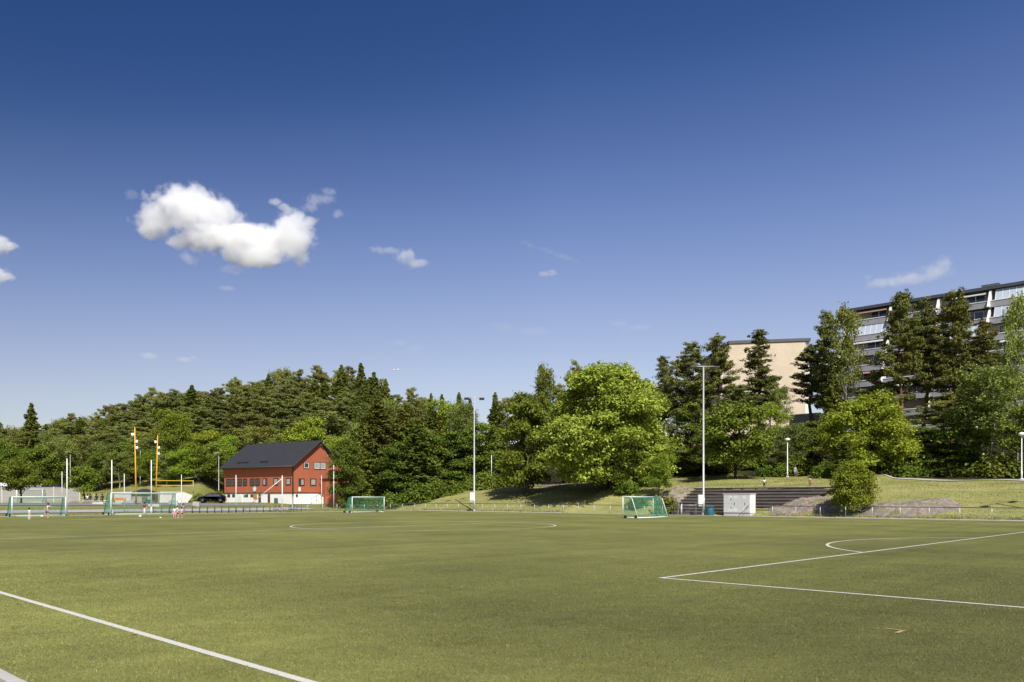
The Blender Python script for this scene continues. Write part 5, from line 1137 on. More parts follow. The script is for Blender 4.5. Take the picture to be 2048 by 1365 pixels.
# white cabinet
cc = 77.9; p = at_c(1447, cc); q = at_c(1500.5, cc); L_ = np.linalg.norm(q - p); o = thing('white_cabinet', 'white metal equipment cabinet with doors in front of the timber terrace', 'cabinet', (p[0], p[1], 0.02), math.atan2(*(q - p)[::-1]))
h = zpix(988, p[1]) - .02; MB().box((.02, .03, 0), (L_ - .02, 1.12, .30)).obj('plinth', M['concrete_light'], o); MB().box((0, .0, .33), (L_, 1.15, h - .08)).obj('body', M['white'], o, bevel=.01); MB().box((-.05, -.06, h - .075), (L_ + .05, 1.2, h)).obj('roof', M['white'], o, bevel=.015)
dl = [(0.03, .36 * L_, .36, h * .56), (0.03, .36 * L_, h * .565, h - .11), (.365 * L_, .67 * L_, .36, h - .11), (.675 * L_, L_ - .03, .36, h - .11)]
for i, (x0, x1, z0, z1) in enumerate(dl):
    d = MB().box((x0 + .012, -.03, z0), (x1 - .012, -.002, z1)).obj('door', pmat('cabinet_door_white%d' % i, (.64, .64, .64), (.58, .58, .58), 1.5, .5), o, bevel=.006)
    hx = (x1 - .22) if i < 2 else (x0 + .16 if i == 2 else x1 - .6 * (x1 - x0)); hz = (z0 + z1) / 2; MB().box((hx, -.06, hz - .11), (hx + .05, -.03, hz + .11)).obj('handle', M['steel_dark'], d, bevel=.006)
    if i != 1: MB().box((x0 + .05 if i else x1 - .5, -.035, z0 + .12), (x0 + .5 if i else x1 - .06, -.029, z0 + .45)).obj('vent_plate', M['white'], d)
    if i != 0: MB().box((x0 + .05 if i > 1 else x1 - .5, -.035, z1 - .42), (x0 + .5 if i > 1 else x1 - .06, -.029, z1 - .1)).obj('vent_plate', M['white'], d)
MB().tube([(L_ - .15, -.05, h * .48), (L_ - .9, -.8, .02)], .03, 6).obj('prop_bar', M['steel_dark'], o)
# rocks breaking through the bank
def rock(label, px0, px1, c0, c1, lift, seed):
    l, r_ = a_at(px0, (c0 + c1) / 2), a_at(px1, (c0 + c1) / 2); n, k = 70, 34
    aa = np.linspace(l, r_, n)[:, None] + np.zeros((1, k)); cg = np.linspace(c0, c1, k)[None, :] + np.zeros((n, 1))
    u = (aa - l) / (r_ - l) * 2 - 1; v = (cg - c0) / (c1 - c0) * 2 - 1; rr = np.clip(1 - (np.abs(u) ** 2.4 + np.abs(v) ** 2.4), -.4, 1)
    rg = np.random.default_rng(seed); nz = sum(np.sin(aa * f * 1.1 + p1) * np.sin(cg * f * 1.7 + p2) / f ** .75 for f, p1, p2 in [(f, rg.random() * 6, rg.random() * 6) for f in (.6, 1.3, 2.6, 4.1, 7)])
    X = aa * D1[0] + cg * D2[0]; Yy = aa * D1[1] + cg * D2[1]; Z = hgt(X, Yy) + lift * np.sign(rr) * np.abs(rr) ** .7 + .17 * nz * (rr > -.1) - .16
    Z = np.where(rr < -.05, hgt(X, Yy) - .35, Z)
    me = grid_mesh('rock_outcrop', X, Yy, Z, [M['rock']]); o = link('rock_outcrop', me); tagit(o, label, 'rock', 'bare rock outcrops in the bank')
rock('bare sloping rock running down along the right side of the timber terrace', 1545, 1690, 78.6, 85.2, .62, 1)
rock('broad low bare rock right of the big round bush, behind the fence', 1705, 1925, 78.7, 84.6, .62, 2)
rock('small rounded rock at the left top corner of the timber terrace', 1322, 1388, 82.5, 88.5, .45, 3)

# ------------------------------------------------------------------ blocks of flats
E1 = -D1                                                     # along the front, to the right
zr = 36.2; bo = at_Y(1690, 147.5); BL, NF, FH, BAY, STEP = 62.0, 8, 2.85, 7.75, .72
blk = thing('apartment_block', 'long terraced apartment block with white slanting fins and stacked balconies above the pines', 'apartment block', (bo[0], bo[1], 0), math.atan2(E1[1], E1[0]))
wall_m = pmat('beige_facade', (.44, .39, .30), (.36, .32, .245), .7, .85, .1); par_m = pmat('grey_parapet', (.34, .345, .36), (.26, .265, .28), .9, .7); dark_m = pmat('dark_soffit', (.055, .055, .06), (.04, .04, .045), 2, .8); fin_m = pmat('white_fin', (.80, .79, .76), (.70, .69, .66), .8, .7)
z0b = 9.0
yf = lambda k: -STEP * k - (0 if k < 2 else .25 * (k - 1))    # front line of storey k, stepping out downwards
for k in range(NF):
    zt = zr - .5 - FH * k; zf = zt - FH; y = yf(k); bal = 1.9
    MB().box((.01 * k, y + bal, zf), (BL, 16, zt - .02)).obj('storey_wall', wall_m, blk)
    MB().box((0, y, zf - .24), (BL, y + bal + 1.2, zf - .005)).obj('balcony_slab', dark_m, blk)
    MB().box((0, y - .10, zf - .22), (BL, y - .003, zf + .78)).obj('parapet', par_m, blk)
    MB().box((0, y - .16, zf + .783), (BL, y + .05, zf + .90)).obj('parapet_rail', fin_m, blk)
    if k < 6:
        for b in range(8):
            xb = .4 + BAY * b
            if k in (1,) and b % 3 == 0 or (k == 0 and b == 3) or (k == 2 and b == 2):   # glazed-in balcony
                MB().add([(xb + .4, y + .0, zf + .9), (xb + BAY - .6, y + .0, zf + .9), (xb + BAY - .6, y + .75, zt - .15), (xb + .4, y + .75, zt - .15)], [(0, 1, 2, 3)]).obj('sloped_glazing', M['glass_pale'], blk)
                s = MB()
                for i in range(8):
                    x = xb + .4 + (BAY - 1.0) * i / 7; s.tube([(x, y - .03, zf + .9), (x, y + .72, zt - .15)], .03, 4)
                s.obj('glazing_bars', fin_m, blk); continue
            for x0, w, hh in ((xb + 1.0, 1.2, 1.15), (xb + 3.6, 2.6, 1.7)):
                if (k * 3 + b) % 5 == 0 and x0 < xb + 2: continue
                z1 = zt - .5
                wn = MB().box((x0 - .07, y + bal - .05, z1 - hh - .07), (x0 + w + .07, y + bal - .003, z1 + .07)).obj('window', fin_m, blk); MB().box((x0, y + bal - .065, z1 - hh), (x0 + w * .47, y + bal - .052, z1)).obj('pane', M['glass_blue'], wn); MB().box((x0 + w * .53, y + bal - .065, z1 - hh), (x0 + w, y + bal - .052, z1)).obj('pane', M['glass_blue'], wn)
            if (k + b) % 2 == 0:
                s = MB().add([(xb + 1.5, y + bal - .02, zt - .12), (xb + BAY - 1, y + bal - .02, zt - .12), (xb + BAY - 1, y + .35, zt - .55), (xb + 1.5, y + .35, zt - .55), (xb + 1.5, y + .35, zt - .75), (xb + BAY - 1, y + .35, zt - .75)], [(0, 1, 2, 3), (3, 2, 5, 4)]); s.obj('awning', fin_m if (k + b) % 4 else pmat('red_stripe_awning%d_%d' % (k, b), (.45, .15, .11), (.5, .4, .36), 3, .8, stretch=(6, .1, .1)), blk)
for b in range(9):                                           # slanting fins, one saw tooth per storey
    x = BAY * b; mb = MB()
    for k in range(NF):
        zt = zr - .5 - FH * k; zf = zt - FH; y = yf(k)
        mb.add([(x - .16, y + 1.9, zf - .2), (x - .16, y - .95, zf - .2), (x - .16, yf(max(k - 1, 0)) + (.35 if k else .6), zt - .2), (x - .16, y + 1.9, zt - .2), (x + .16, y + 1.9, zf - .2), (x + .16, y - .95, zf - .2), (x + .16, yf(max(k - 1, 0)) + (.35 if k else .6), zt - .2), (x + .16, y + 1.9, zt - .2)],
               [(0, 1, 2, 3), (7, 6, 5, 4), (1, 5, 6, 2), (0, 4, 5, 1), (2, 6, 7, 3)])
    mb.obj('fin', fin_m, blk)
MB().box((-.3, .35, zr - .52), (BL, 16.3, zr - .1)).obj('roof', pmat('blue_grey_roof_edge', (.075, .085, .11), (.055, .065, .085), 2, .6), blk)
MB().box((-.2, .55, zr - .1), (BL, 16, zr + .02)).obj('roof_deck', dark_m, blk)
MB().box((0, .2, z0b - 8), (BL, 16, zr - .5 - FH * NF)).obj('base_wall', wall_m, blk)
xv = 22.6; MB().box((xv - 1.2, 3, zr), (xv + 1.2, 5, zr + .85)).obj('roof_vent', M['steel'], blk, bevel=.03); MB().box((xv - 1.35, 2.85, zr + .85), (xv + 1.35, 5.15, zr + .95)).obj('roof_vent_cap', M['steel'], blk)
for x, k, w in ((3.2, 0, 1.6), (26.5, 0, .9), (29.8, 0, .8), (26, 1, 2.2)):   # balcony plants
    tm, cm, h0 = PROTO['shrub1']; f_ = link('balcony_plant', cm, blk); f_.scale = (w * .45, .22, .35); f_.location = (x, yf(k) + .25, zr - .5 - FH * (k + 1) + .55)
# beige gable of the next block
Yg = 196.0; gx0, gx1 = U(1459) * Yg, U(1611) * Yg; zl_, zr_ = zpix(682.5, Yg), zpix(676.5, Yg)
o = thing('brick_apartment_block', 'windowless beige brick end wall of a flat roofed block behind the pines', 'apartment block', (gx0, Yg, 0), 0)
W_ = gx1 - gx0; br = bricks('beige_brick', (.60, .50, .365), (.55, .45, .32), (.52, .45, .35), .5, .16)
MB().add([(-2.6, 0, 0), (W_, 0, 0), (W_, 0, zr_ - .7), (0, 0, zl_ - .7), (-2.6, 0, zl_ - 16), (-2.6, 30, 0), (W_, 30, 0), (W_, 30, zr_ - .7), (0, 30, zl_ - .7), (-2.6, 30, zl_ - 16)], [(0, 1, 2, 3, 4), (9, 8, 7, 6, 5), (1, 6, 7, 2), (2, 7, 8, 3), (3, 8, 9, 4), (4, 9, 5, 0)]).obj('gable_wall', br, o)
MB().add([(-.3, -.25, zl_ - .7), (W_ + 1.2, -.25, zr_ - .7), (W_ + 1.2, -.25, zr_), (-.3, -.25, zl_), (-.3, 30, zl_ - .7), (W_ + 1.2, 30, zr_ - .7), (W_ + 1.2, 30, zr_), (-.3, 30, zl_)], [(0, 1, 2, 3), (3, 2, 6, 7), (0, 4, 5, 1), (1, 5, 6, 2), (0, 3, 7, 4)]).obj('roof_edge', pmat('dark_grey_fascia', (.10, .10, .115), (.08, .08, .09), 1.5, .6), o)
MB().box((W_ + .02, .4, 0), (W_ + 1.1, 29, zr_ - .75)).obj('side_strip', fin_m, o)
mb = MB()
for k in range(3): zz = zl_ - .9 - 2.85 * k; mb.add([(-.1 - .5 * k, .5, zz), (-.02, .5, zz), (-.02, .5, zz - 2.6), (-1.6 - .5 * k, .5, zz - 2.6), (-.1 - .5 * k, 4, zz), (-.02, 4, zz), (-.02, 4, zz - 2.6), (-1.6 - .5 * k, 4, zz - 2.6)], [(0, 1, 2, 3), (7, 6, 5, 4), (0, 3, 7, 4), (3, 2, 6, 7), (0, 4, 5, 1)])
mb.obj('fin', fin_m, o)
p, q, L_, r = span(1578, 137, 1640, 133); o = thing('concrete_parapet', 'pale concrete parapet of a car deck below the beige brick wall', 'wall', (p[0], p[1], 0), r); zt = zpix(829, 136); MB().box((0, 0, zt - .25), (L_, .4, zt)).obj('coping', M['concrete_light'], o); MB().box((0, .1, zt - 4.5), (L_, .4, zt - .25)).obj('wall', M['concrete'], o)
for px, top, bot, Y, w, lb in ((842, 955, 972, 150, 5, 'pale house wall glimpsed low through the dark grove'), (940, 922, 985, 152, 7, 'white house glimpsed through the trees right of the dark grove')):
    p = at_Y(px, Y); z = H1(p); h = zpix(top, Y) - z; o = thing('white_house', lb, 'house', (p[0], p[1], z), .2); MB().box((-w / 2, 0, -1), (w / 2, 6, h)).obj('wall', M['white_wall'], o); MB().prism([(-w / 2 - .4, h), (w / 2 + .4, h), (0, h + 2)], -.4, 6.4).obj('roof', M['roof'], o)
    wn = MB().box((-.8, -.05, h - 1.9), (.8, -.002, h - .6)).obj('window', M['trim_dark'], o); MB().box((-.7, -.062, h - 1.8), (.7, -.052, h - .7)).obj('pane', M['glass'], wn)

# ------------------------------------------------------------------ people: one skinned body each, with clothes and hair as parts
skin_m = {'light': pmat('light_skin', (.52, .32, .23), (.46, .28, .20), 6, .6), 'dark': pmat('dark_skin', (.10, .055, .035), (.08, .045, .03), 6, .6)}
cloth = {}
def cl(c):
    if c not in cloth: cloth[c] = pmat('cloth_%d' % len(cloth), c, tuple(x * .8 for x in c), 9, .9, .2)
    return cloth[c]
def skin(name, verts, edges, radii, m, parent, root=0, sub=1):
    me = bpy.data.meshes.new(name); me.from_pydata(verts, edges, []); ob = bpy.data.objects.new(name, me); COL.objects.link(ob)
    md = ob.modifiers.new('skin', 'SKIN'); sv = me.skin_vertices[0].data
    for i, r in enumerate(radii): sv[i].radius = (r, r) if not hasattr(r, '__len__') else r; sv[i].use_root = (i == root)
    ob.modifiers.new('sub', 'SUBSURF').levels = sub; ob.modifiers['sub'].render_levels = sub
    dg = bpy.context.evaluated_depsgraph_get(); m2 = bpy.data.meshes.new_from_object(ob.evaluated_get(dg)); bpy.data.objects.remove(ob); bpy.data.meshes.remove(me)
    m2.name = name; m2.materials.clear(); m2.materials.append(m)
    for p in m2.polygons: p.use_smooth = True
    return link(name, m2, parent)
def person(label, pos, z, H, face, pose, shirt, bottom, tone='light', hair=(.02, .015, .012), shoes=(.6, .6, .6), buns=False, long_bottom=False, dress=False, group='children playing on the pitch', hat=None):
    """pose: lean (fwd, side), arms [(elbow, hand) x2], legs [(knee, foot) x2] as offsets in body heights; the figure faces local -y"""
    o = thing('person', label, 'person', (pos[0], pos[1], z), face, group)
    lf, ls = pose.get('lean', (0, 0)); hz = pose.get('hip', .50)
    V = lambda *a: np.array(a, float)
    hip = V(0, 0, hz); che = hip + V(ls * .5, -lf * .5, .21); nk = hip + V(ls * .85, -lf * .85, .325); hd = nk + V(ls * .2, -lf * .2 - .012, .095); top = hd + V(ls * .05, -lf * .05, .05)
    sh = [nk + V(s * .105, 0, -.035) for s in (-1, 1)]; hp = [hip + V(s * .055, 0, -.02) for s in (-1, 1)]
    el = [sh[i] + V(*pose['arms'][i][0]) for i in (0, 1)]; ha = [el[i] + V(*pose['arms'][i][1]) for i in (0, 1)]
    kn = [hp[i] + V(*pose['legs'][i][0]) for i in (0, 1)]; ft = [kn[i] + V(*pose['legs'][i][1]) for i in (0, 1)]
    vs = [hip, (hip + che) / 2, che, nk, nk + (hd - nk) * .45, hd, top]; ra = [.062, .060, .072, .036, .030, .058, .045]; ed = [(i, i + 1) for i in range(6)]
    nose = hd + V(0, -.058, .0); vs += [nose]; ra += [.012]; ed += [(5, 7)]
    for i in (0, 1):
        b = len(vs); d = (ha[i] - el[i]) / np.linalg.norm(ha[i] - el[i]); pal = ha[i] + d * .045
        vs += [sh[i], el[i], ha[i], pal]; ra += [.036, .026, .020, .020]; ed += [(2, b), (b, b + 1), (b + 1, b + 2), (b + 2, b + 3)]
        u = np.cross(d, V(0, 0, 1)); u = u / max(np.linalg.norm(u), 1e-3)
        for j in range(4): vs += [pal + u * (.014 * (j - 1.5)) + d * (.04 + (.008 if j in (1, 2) else 0)) + V(0, -.012, -.008)]; ra += [.006]; ed += [(b + 3, len(vs) - 1)]
        vs += [ha[i] + u * .03 + d * .03 + V(0, -.012, 0)]; ra += [.007]; ed += [(b + 2, len(vs) - 1)]
    for i in (0, 1):
        b = len(vs); toe = ft[i] + V(0, -.075, -.012); vs += [hp[i], kn[i], ft[i], toe]; ra += [.062, .042, .027, .024]; ed += [(0, b), (b, b + 1), (b + 1, b + 2), (b + 2, b + 3)]
    sc = lambda L: [tuple(np.array(v) * H) for v in L]
    skin('body', sc(vs), ed, [r * H for r in ra], skin_m[tone], o)
    # shirt
    sv = [hip + V(0, 0, -.0), (hip + che) / 2, che, nk - V(0, 0, .012)]; sr = [.074, .072, .083, .045]; se = [(0, 1), (1, 2), (2, 3)]
    for i in (0, 1): b = len(sv); sv += [sh[i], sh[i] + (el[i] - sh[i]) * .75]; sr += [.048, .040]; se += [(2, b), (b, b + 1)]
    skin('shirt', sc(sv), se, [r * H for r in sr], cl(shirt), o)
    bv = [hip + V(0, 0, .03), hip]; brd = [.072, .076]; be = [(0, 1)]
    for i in (0, 1):
        b = len(bv); k = 1.0 if long_bottom else .8; bv += [hp[i], hp[i] + (kn[i] - hp[i]) * k]; brd += [.072, .060 if not dress else .10]; be += [(1, b), (b, b + 1)]
        if long_bottom: bv += [kn[i] + (ft[i] - kn[i]) * .92]; brd += [.042]; be += [(b + 1, b + 2)]
    skin('trousers' if long_bottom else ('skirt' if dress else 'shorts'), sc(bv), be, [r * H for r in brd], cl(bottom), o)
    for i in (0, 1): skin('shoe', sc([ft[i] + V(0, .012, -.005), ft[i] + V(0, -.04, -.016), ft[i] + V(0, -.085, -.018)]), [(0, 1), (1, 2)], [.034 * H, .032 * H, .024 * H], cl(shoes), o)
    hv = [hd + V(0, .022, .03), hd + V(0, -.01, .058), hd + V(0, .03, -.02)]; skin('hair', sc(hv), [(0, 1), (0, 2)], [.058 * H, .05 * H, .045 * H], cl(hat or hair), o)
    if buns:
        for s in (-1, 1): skin('hair_bun', sc([hd + V(s * .05, .0, .075), hd + V(s * .07, .0, .105)]), [(0, 1)], [.04 * H, .045 * H], cl(hair), o)
    if pose.get('cue'): pass
    return o
DN = ((0, 0, -.16), (0, -.03, -.14)); ST = ((0, -.005, -.235), (0, .01, -.215))
def stand(dl=0.0, dr=0.0, al=.0, ar=.0): return dict(arms=[((-.03 - al, 0, -.15), (-.01 - al, -.04, -.13)), ((.03 + ar, 0, -.15), (.01 + ar, -.04, -.13))], legs=[((-.01, -dl, -.23), (0, dl * .6 + .02, -.215)), ((.01, -dr, -.23), (0, dr * .6 + .02, -.215))])
SIT = dict(hip=.06, lean=(.03, 0), arms=[((-.03, -.03, -.15), (.03, -.12, -.02)), ((.03, -.03, -.15), (-.03, -.12, -.02))], legs=[((-.03, -.235, .0), (0, 0, -.21)), ((.03, -.235, .0), (0, 0, -.21))])
p = gpt(58.5, 1040.5); person('small child in white shirt and pale trousers watching the kicker at the left goal', p, 0, 1.06, 2.6, stand(.03, -.03), (.78, .78, .80), (.55, .55, .58), long_bottom=True)
p = gpt(95, 1036.2); person('child in pink-white shirt and grey shorts kicking a ball, arm flung out', p, 0, 1.42, -.5, dict(lean=(.02, .10), arms=[((-.09, -.03, -.12), (-.03, -.10, -.08)), ((.15, .02, .0), (.14, .0, -.03))], legs=[((-.07, -.10, -.21), (-.07, -.07, -.17)), ((.02, -.01, -.23), (.0, .03, -.21))]), (.72, .62, .66), (.12, .11, .13))
p = gpt(283.5, 1029.3); person('child in white and maroon clothes half behind the goalkeeper in the large goal', p + [0, .7], 0, 1.25, .3, stand(.05, -.02, .06, .02), (.55, .42, .42), (.10, .09, .12), 'dark')
p = gpt(289, 1029.6); person('child in maroon vest and white trousers standing inside the large goal', p, 0, 1.38, -.2, stand(-.03, .06, .02, .05), (.23, .03, .045), (.70, .69, .70), long_bottom=True)
p = gpt(349, 1036.5); person('child in white shirt and pink trousers, leftmost of the huddle by the bike hoops', p, 0, 1.08, .5, stand(.03, 0), (.76, .75, .76), (.66, .30, .36), long_bottom=True)
p = gpt(355.8, 1036.3); person('child in white shirt and black shorts, middle of the huddle by the bike hoops', p, 0, 1.16, -1.2, dict(lean=(.05, -.05), arms=[((-.07, -.05, -.12), (-.02, -.12, -.02)), ((.07, -.04, -.12), (.02, -.10, -.05))], legs=[((-.03, -.06, -.22), (-.01, .07, -.20)), ((.04, .02, -.23), (.02, .05, -.21))]), (.80, .80, .80), (.03, .03, .035))
p = gpt(363.5, 1035.6); person('child in pale lilac top and red shorts, rightmost of the huddle by the bike hoops', p, 0, 1.0, 1.0, stand(.05, -.04, .03, .08), (.60, .57, .68), (.50, .05, .07))
p = gpt(366.5, 1031); person('child in dark grey standing just behind the huddle by the bike hoops', p, 0, 1.25, .8, stand(), (.22, .20, .22), (.25, .23, .27), long_bottom=True)
for px, top, sh_, lb in ((175.5, 'w', (.72, .72, .72), 'person in a white top sitting on the low bench wall, leftmost of the row'), (180.5, 'b', (.025, .025, .03), 'person in a black top sitting close beside the one in white on the bench wall'), (193.2, 'b', (.02, .02, .025), 'person in black sitting alone in the middle of the bench wall'), (205, 'b', (.02, .02, .022), 'person in black sitting at the right end of the bench wall')):
    pp = at_Y(px, 120.2); zz = zpix(1000.5, 120) ; person(lb, pp, zz, 1.62, .15, SIT, sh_, (.03, .03, .04), 'dark', group='people sitting on the bench wall', long_bottom=True, shoes=(.05, .05, .05), hat=(.015, .015, .015))
ct = STEP_C0 + STEP_D * N_STEP
pp = at_c(1528.5, ct + .5); person('child with two hair buns in white shirt and black shorts on top of the terrace', pp, H1(pp), 1.12, 2.9, stand(.05, -.05, .03, .03), (.80, .80, .82), (.02, .02, .025), 'dark', buns=True, group='children on the terrace')
pp = at_c(1620, ct + .5); person('child with two hair buns in pink and red, right end of the terrace top', pp, H1(pp), 1.05, -2.8, stand(0, .02), (.60, .34, .38), (.42, .10, .14), 'dark', buns=True, dress=True, group='children on the terrace')
pp = at_c(1590.5, 103.3); person('person in pale blue shirt and purple trousers in the tree shade by the globe lamp', pp, H1(pp), 1.55, .4, stand(.04, 0), (.30, .38, .55), (.16, .08, .20), long_bottom=True, group='grown ups')
def ball(px, py, r, label, c):
    p = gpt(px, py); bm = bmesh.new(); bmesh.ops.create_uvsphere(bm, u_segments=20, v_segments=12, radius=r); me = bpy.data.meshes.new('football'); bm.to_mesh(me); bm.free(); me.materials.append(c)
    for f in me.polygons: f.use_smooth = True
    b = link('football', me); b.location = (p[0], p[1], r + .02); tagit(b, label, 'ball', 'balls on the turf')
bw = pmat('ball_white', (.80, .79, .75), (.62, .61, .58), 14, .45); by = pmat('ball_yellow', (.75, .62, .30), (.6, .5, .2), 14, .45)
ball(83.5, 1035.8, .13, 'white football at the foot of the kicking child', bw); ball(280.5, 1035.8, .13, 'white football lying in front of the large goal', bw); ball(321, 1038.5, .09, 'small yellowish ball left of the huddle of children', by)

# ------------------------------------------------------------------ clouds: real volumes high in the air
def cloud_mat(name, blobs, dens, nscale, warp, thr, soft, seed, zcut=None):
    """density = nearness to a set of ellipsoids, broken up by noise"""
    m, t, o = nt(name); L = t.links.new
    tc = node(t, 'ShaderNodeTexCoord')
    n1 = node(t, 'ShaderNodeTexNoise', Scale=nscale, Detail=3, Roughness=.55); mp = node(t, 'ShaderNodeMapping'); mp.inputs['Location'].default_value = (seed * 13.7, seed * 7.1, seed * 3.3)
    L(tc.outputs['Object'], mp.inputs[0]); L(mp.outputs[0], n1.inputs['Vector'])
    cur = None
    for (cx, cy, cz, rx, ry, rz) in blobs:
        s = node(t, 'ShaderNodeVectorMath', operation='SUBTRACT'); s.inputs[1].default_value = (cx, cy, cz); L(tc.outputs['Object'], s.inputs[0])
        d = node(t, 'ShaderNodeVectorMath', operation='DIVIDE'); d.inputs[1].default_value = (rx, ry, rz); L(s.outputs[0], d.inputs[0])
        l = node(t, 'ShaderNodeVectorMath', operation='LENGTH'); L(d.outputs[0], l.inputs[0])
        if cur is None: cur = l.outputs['Value']
        else:
            q = node(t, 'ShaderNodeMath', operation='SMOOTH_MIN'); q.inputs[2].default_value = .25; L(cur, q.inputs[0]); L(l.outputs['Value'], q.inputs[1]); cur = q.outputs[0]
    n2 = node(t, 'ShaderNodeTexNoise', Scale=nscale * 3.4, Detail=5, Roughness=.6); L(mp.outputs[0], n2.inputs['Vector'])
    k = node(t, 'ShaderNodeMath', operation='MULTIPLY_ADD'); k.inputs[1].default_value = warp; L(n1.outputs[0], k.inputs[0]); L(cur, k.inputs[2])
    k2 = node(t, 'ShaderNodeMath', operation='MULTIPLY_ADD'); k2.inputs[1].default_value = warp * .62; L(n2.outputs[0], k2.inputs[0]); L(k.outputs[0], k2.inputs[2])
    r = node(t, 'ShaderNodeMapRange', interpolation_type='SMOOTHSTEP'); r.inputs['From Min'].default_value = thr + warp * .81; r.inputs['From Max'].default_value = thr + warp * .81 - soft; r.inputs['To Min'].default_value = 0; r.inputs['To Max'].default_value = dens; L(k2.outputs[0], r.inputs[0])
    v = node(t, 'ShaderNodeVolumeScatter'); v.inputs['Color'].default_value = (.995, .995, .995, 1); v.inputs['Anisotropy'].default_value = 0.0; L(r.outputs[0], v.inputs['Density'])
    L(v.outputs[0], o.inputs['Volume']); return m
def cloud(label, Yc, blobs_px, dens, nscale, warp=.9, thr=.85, soft=.55, seed=1, depth=.8):
    """blobs in photo pixels (x, y, half width, half height), built at distance Yc"""
    k = Yc / F; cx = sum(b[0] for b in blobs_px) / len(blobs_px); cy = sum(b[1] for b in blobs_px) / len(blobs_px)
    org = ((cx - 1024) * k, Yc, EYE + (HOR - cy) * k)
    B = [((x - cx) * k, ((i * 37) % 11 - 5) * .04 * rx * k, (cy - y) * k, rx * k, max(rx, ry) * depth * k, ry * k) for i, (x, y, rx, ry) in enumerate(blobs_px)]
    bm = bmesh.new()
    for b in B:
        bmesh.ops.create_icosphere(bm, subdivisions=3, radius=1.0, matrix=Matrix.Translation(b[:3]) @ Matrix.Diagonal((b[3] * 1.32, b[4] * 1.32, b[5] * 1.32, 1)))
    me = bpy.data.meshes.new('cloud'); bm.to_mesh(me); bm.free(); o = link('cloud', me); o.location = org
    md = o.modifiers.new('merge', 'REMESH'); md.mode = 'VOXEL'; md.voxel_size = max(min(b[5] for b in B) * .35, 4)
    dg = bpy.context.evaluated_depsgraph_get(); m2 = bpy.data.meshes.new_from_object(o.evaluated_get(dg)); o.modifiers.clear(); o.data = m2; m2.name = 'cloud'
    mt = cloud_mat('cloud_vapour_%d' % seed, B, dens, nscale, warp, thr, soft, seed); m2.materials.clear(); m2.materials.append(mt)
    return tagit(o, label, 'cloud', 'fair weather clouds')
CY = 2600.0
cloud('big white cumulus cloud, by far the largest in the sky', CY, [(372, 420, 70, 46), (318, 440, 52, 36), (300, 462, 34, 20), (430, 432, 55, 34), (455, 475, 95, 34), (540, 478, 82, 34), (585, 468, 48, 48), (500, 510, 75, 24), (600, 500, 22, 32), (552, 405, 15, 9), (566, 414, 17, 10), (578, 424, 17, 10), (318, 456, 40, 18), (592, 432, 22, 12), (400, 392, 30, 20), (340, 402, 28, 18), (620, 440, 18, 12), (520, 524, 50, 14), (360, 482, 30, 18)], .034, .0125, 1.55, 1.08, .48, 1, .45)
cloud('white cloud puff cut by the left edge of the photo, the upper of two', CY, [(-12, 490, 44, 20), (14, 492, 24, 12)], .028, .018, 1.7, 1.0, .45, 2)
cloud('white cloud puff cut by the left edge of the photo, the lower of two', CY, [(-12, 552, 38, 17), (10, 554, 20, 11)], .028, .018, 1.7, 1.0, .45, 3)
cloud('small ragged cloud right of the big cumulus', CY, [(812, 516, 26, 15), (832, 527, 28, 10)], .016, .024, 2.4, 1.05, .8, 4)
cloud('flat little cloud strip between the big cumulus and the small ragged cloud', CY, [(756, 502, 20, 7), (780, 501, 22, 8)], .012, .024, 2.2, 1.05, .8, 5)
cloud('tiny tick shaped cloud high above the huge maple', CY, [(1090, 549, 15, 7), (1104, 545, 11, 7)], .016, .028, 1.8, 1.05, .8, 6)
cloud('long curved wisp of cloud above the apartment block', CY, [(1733, 556, 12, 10), (1768, 566, 44, 9), (1828, 556, 52, 12), (1872, 542, 42, 20), (1890, 525, 30, 14)], .009, .014, 2.2, 1.08, 1.0, 7)
cloud('tiny cloud strip low over the wooded hill, the left of two', CY, [(298, 713, 22, 8)], .010, .024, 2.0, 1.05, .8, 8)
cloud('tiny cloud strip low over the wooded hill, the right of two', CY, [(368, 720, 18, 6), (388, 716, 10, 5)], .012, .024, 1.8, 1.05, .8, 9)
cloud('small shred of cloud below the big cumulus', CY, [(466, 541, 24, 11), (456, 578, 17, 7)], .008, .026, 2.2, 1.05, .8, 10)
cloud('shred of cloud trailing off the right end of the big cumulus', CY, [(640, 402, 30, 11), (676, 430, 15, 8), (618, 414, 18, 9), (655, 385, 16, 7)], .010, .024, 2.5, 1.04, .8, 11)
cloud('faint pale wisp above the shoulder of the beige brick wall', CY, [(1240, 648, 26, 9), (1272, 656, 28, 9)], .0035, .02, 2.2, .95, .9, 12)
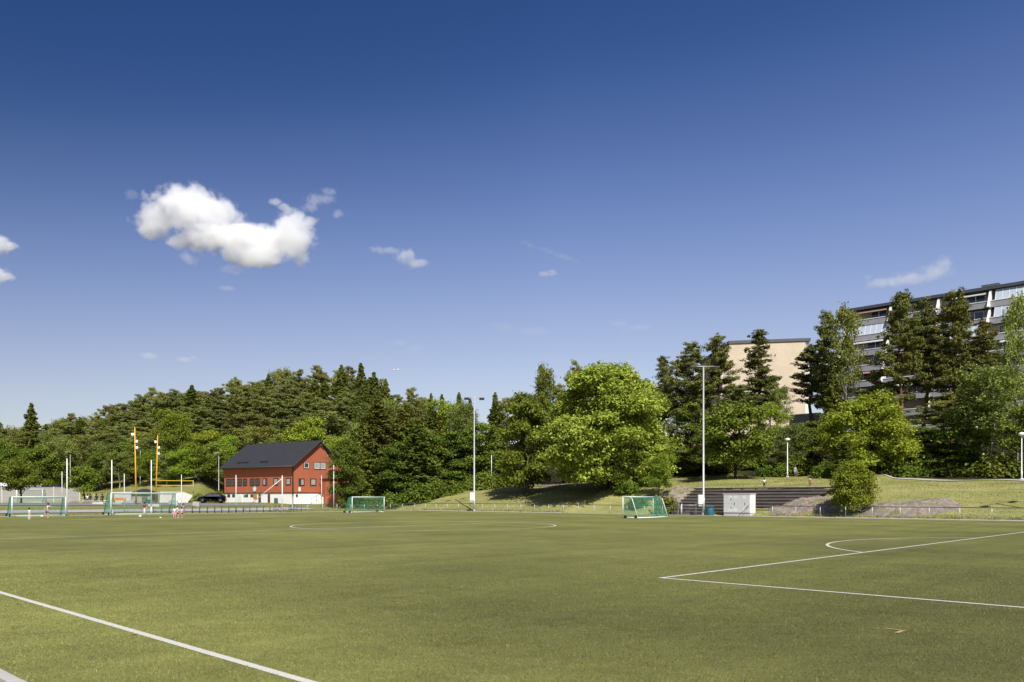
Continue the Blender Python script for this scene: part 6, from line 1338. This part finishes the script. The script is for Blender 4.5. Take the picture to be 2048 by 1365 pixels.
cloud('faint small puff below the left part of the big cumulus', CY, [(380, 519, 21, 13)], .009, .026, 2.0, 1.05, .8, 13)
cloud('faint small puff at the upper left of the big cumulus', CY, [(262, 390, 16, 11)], .005, .028, 2.4, 1.05, .8, 14)
o = cloud('thin dissolving contrail streak above the huge maple', CY, [(1048 + 13 * i, 487 + 4.4 * i, 13, 5.5) for i in range(9)], .0045, .02, 1.6, 1.05, .9, 15)

cloud('faint cirrus smear low in the middle of the sky', CY, [(1010, 655, 40, 10), (1060, 664, 46, 9)], .0016, .016, 2.0, 1.05, .9, 16)
cloud('faint cirrus smear above the lone pine right of the house', CY, [(800, 688, 22, 7), (828, 696, 22, 8)], .003, .02, 2.2, 1.05, .9, 17)

# tiny aircraft
Ya = 4200.0; o = thing('aeroplane', 'tiny white aeroplane low in the sky right of the wooded hill', 'aeroplane', (U(791) * Ya, Ya, zpix(740, Ya)), math.radians(8))
MB().tube([(-15, 0, 0), (-13.5, 0, .3), (-9, 0, .4), (9, 0, .4), (14, 0, .8), (16, 0, 1.2)], [.3, 1.3, 1.9, 1.9, 1.1, .3], 12).obj('fuselage', M['white'], o, smooth=True)
for s_ in (-1, 1):
    MB().add([(-3, s_ * 1.5, -.4), (2.5, s_ * 1.5, -.4), (6.5, s_ * 16, .6), (4.8, s_ * 16, .6), (-3, s_ * 1.5, -.1), (2.5, s_ * 1.5, -.1), (6.5, s_ * 16, .8), (4.8, s_ * 16, .8)], [(0, 1, 2, 3), (7, 6, 5, 4), (0, 4, 5, 1), (1, 5, 6, 2), (2, 6, 7, 3), (3, 7, 4, 0)]).obj('wing', M['white'], o)
    MB().tube([(-3.5, s_ * 5.5, -1.4), (.3, s_ * 5.5, -1.4)], [1.1, .8], 10).obj('engine', M['steel'], o, smooth=True)
    MB().prism([(12.5, .9), (15.5, .9), (16.8, 1.2), (15.4, 1.2)], s_ * .6, s_ * 5.5).obj('tailplane', M['white'], o)
MB().prism([(10.5, 1.2), (15.5, 1.2), (17.5, 6.5), (15.2, 6.5)], -.2, .2).obj('tail_fin', M['white'], o)
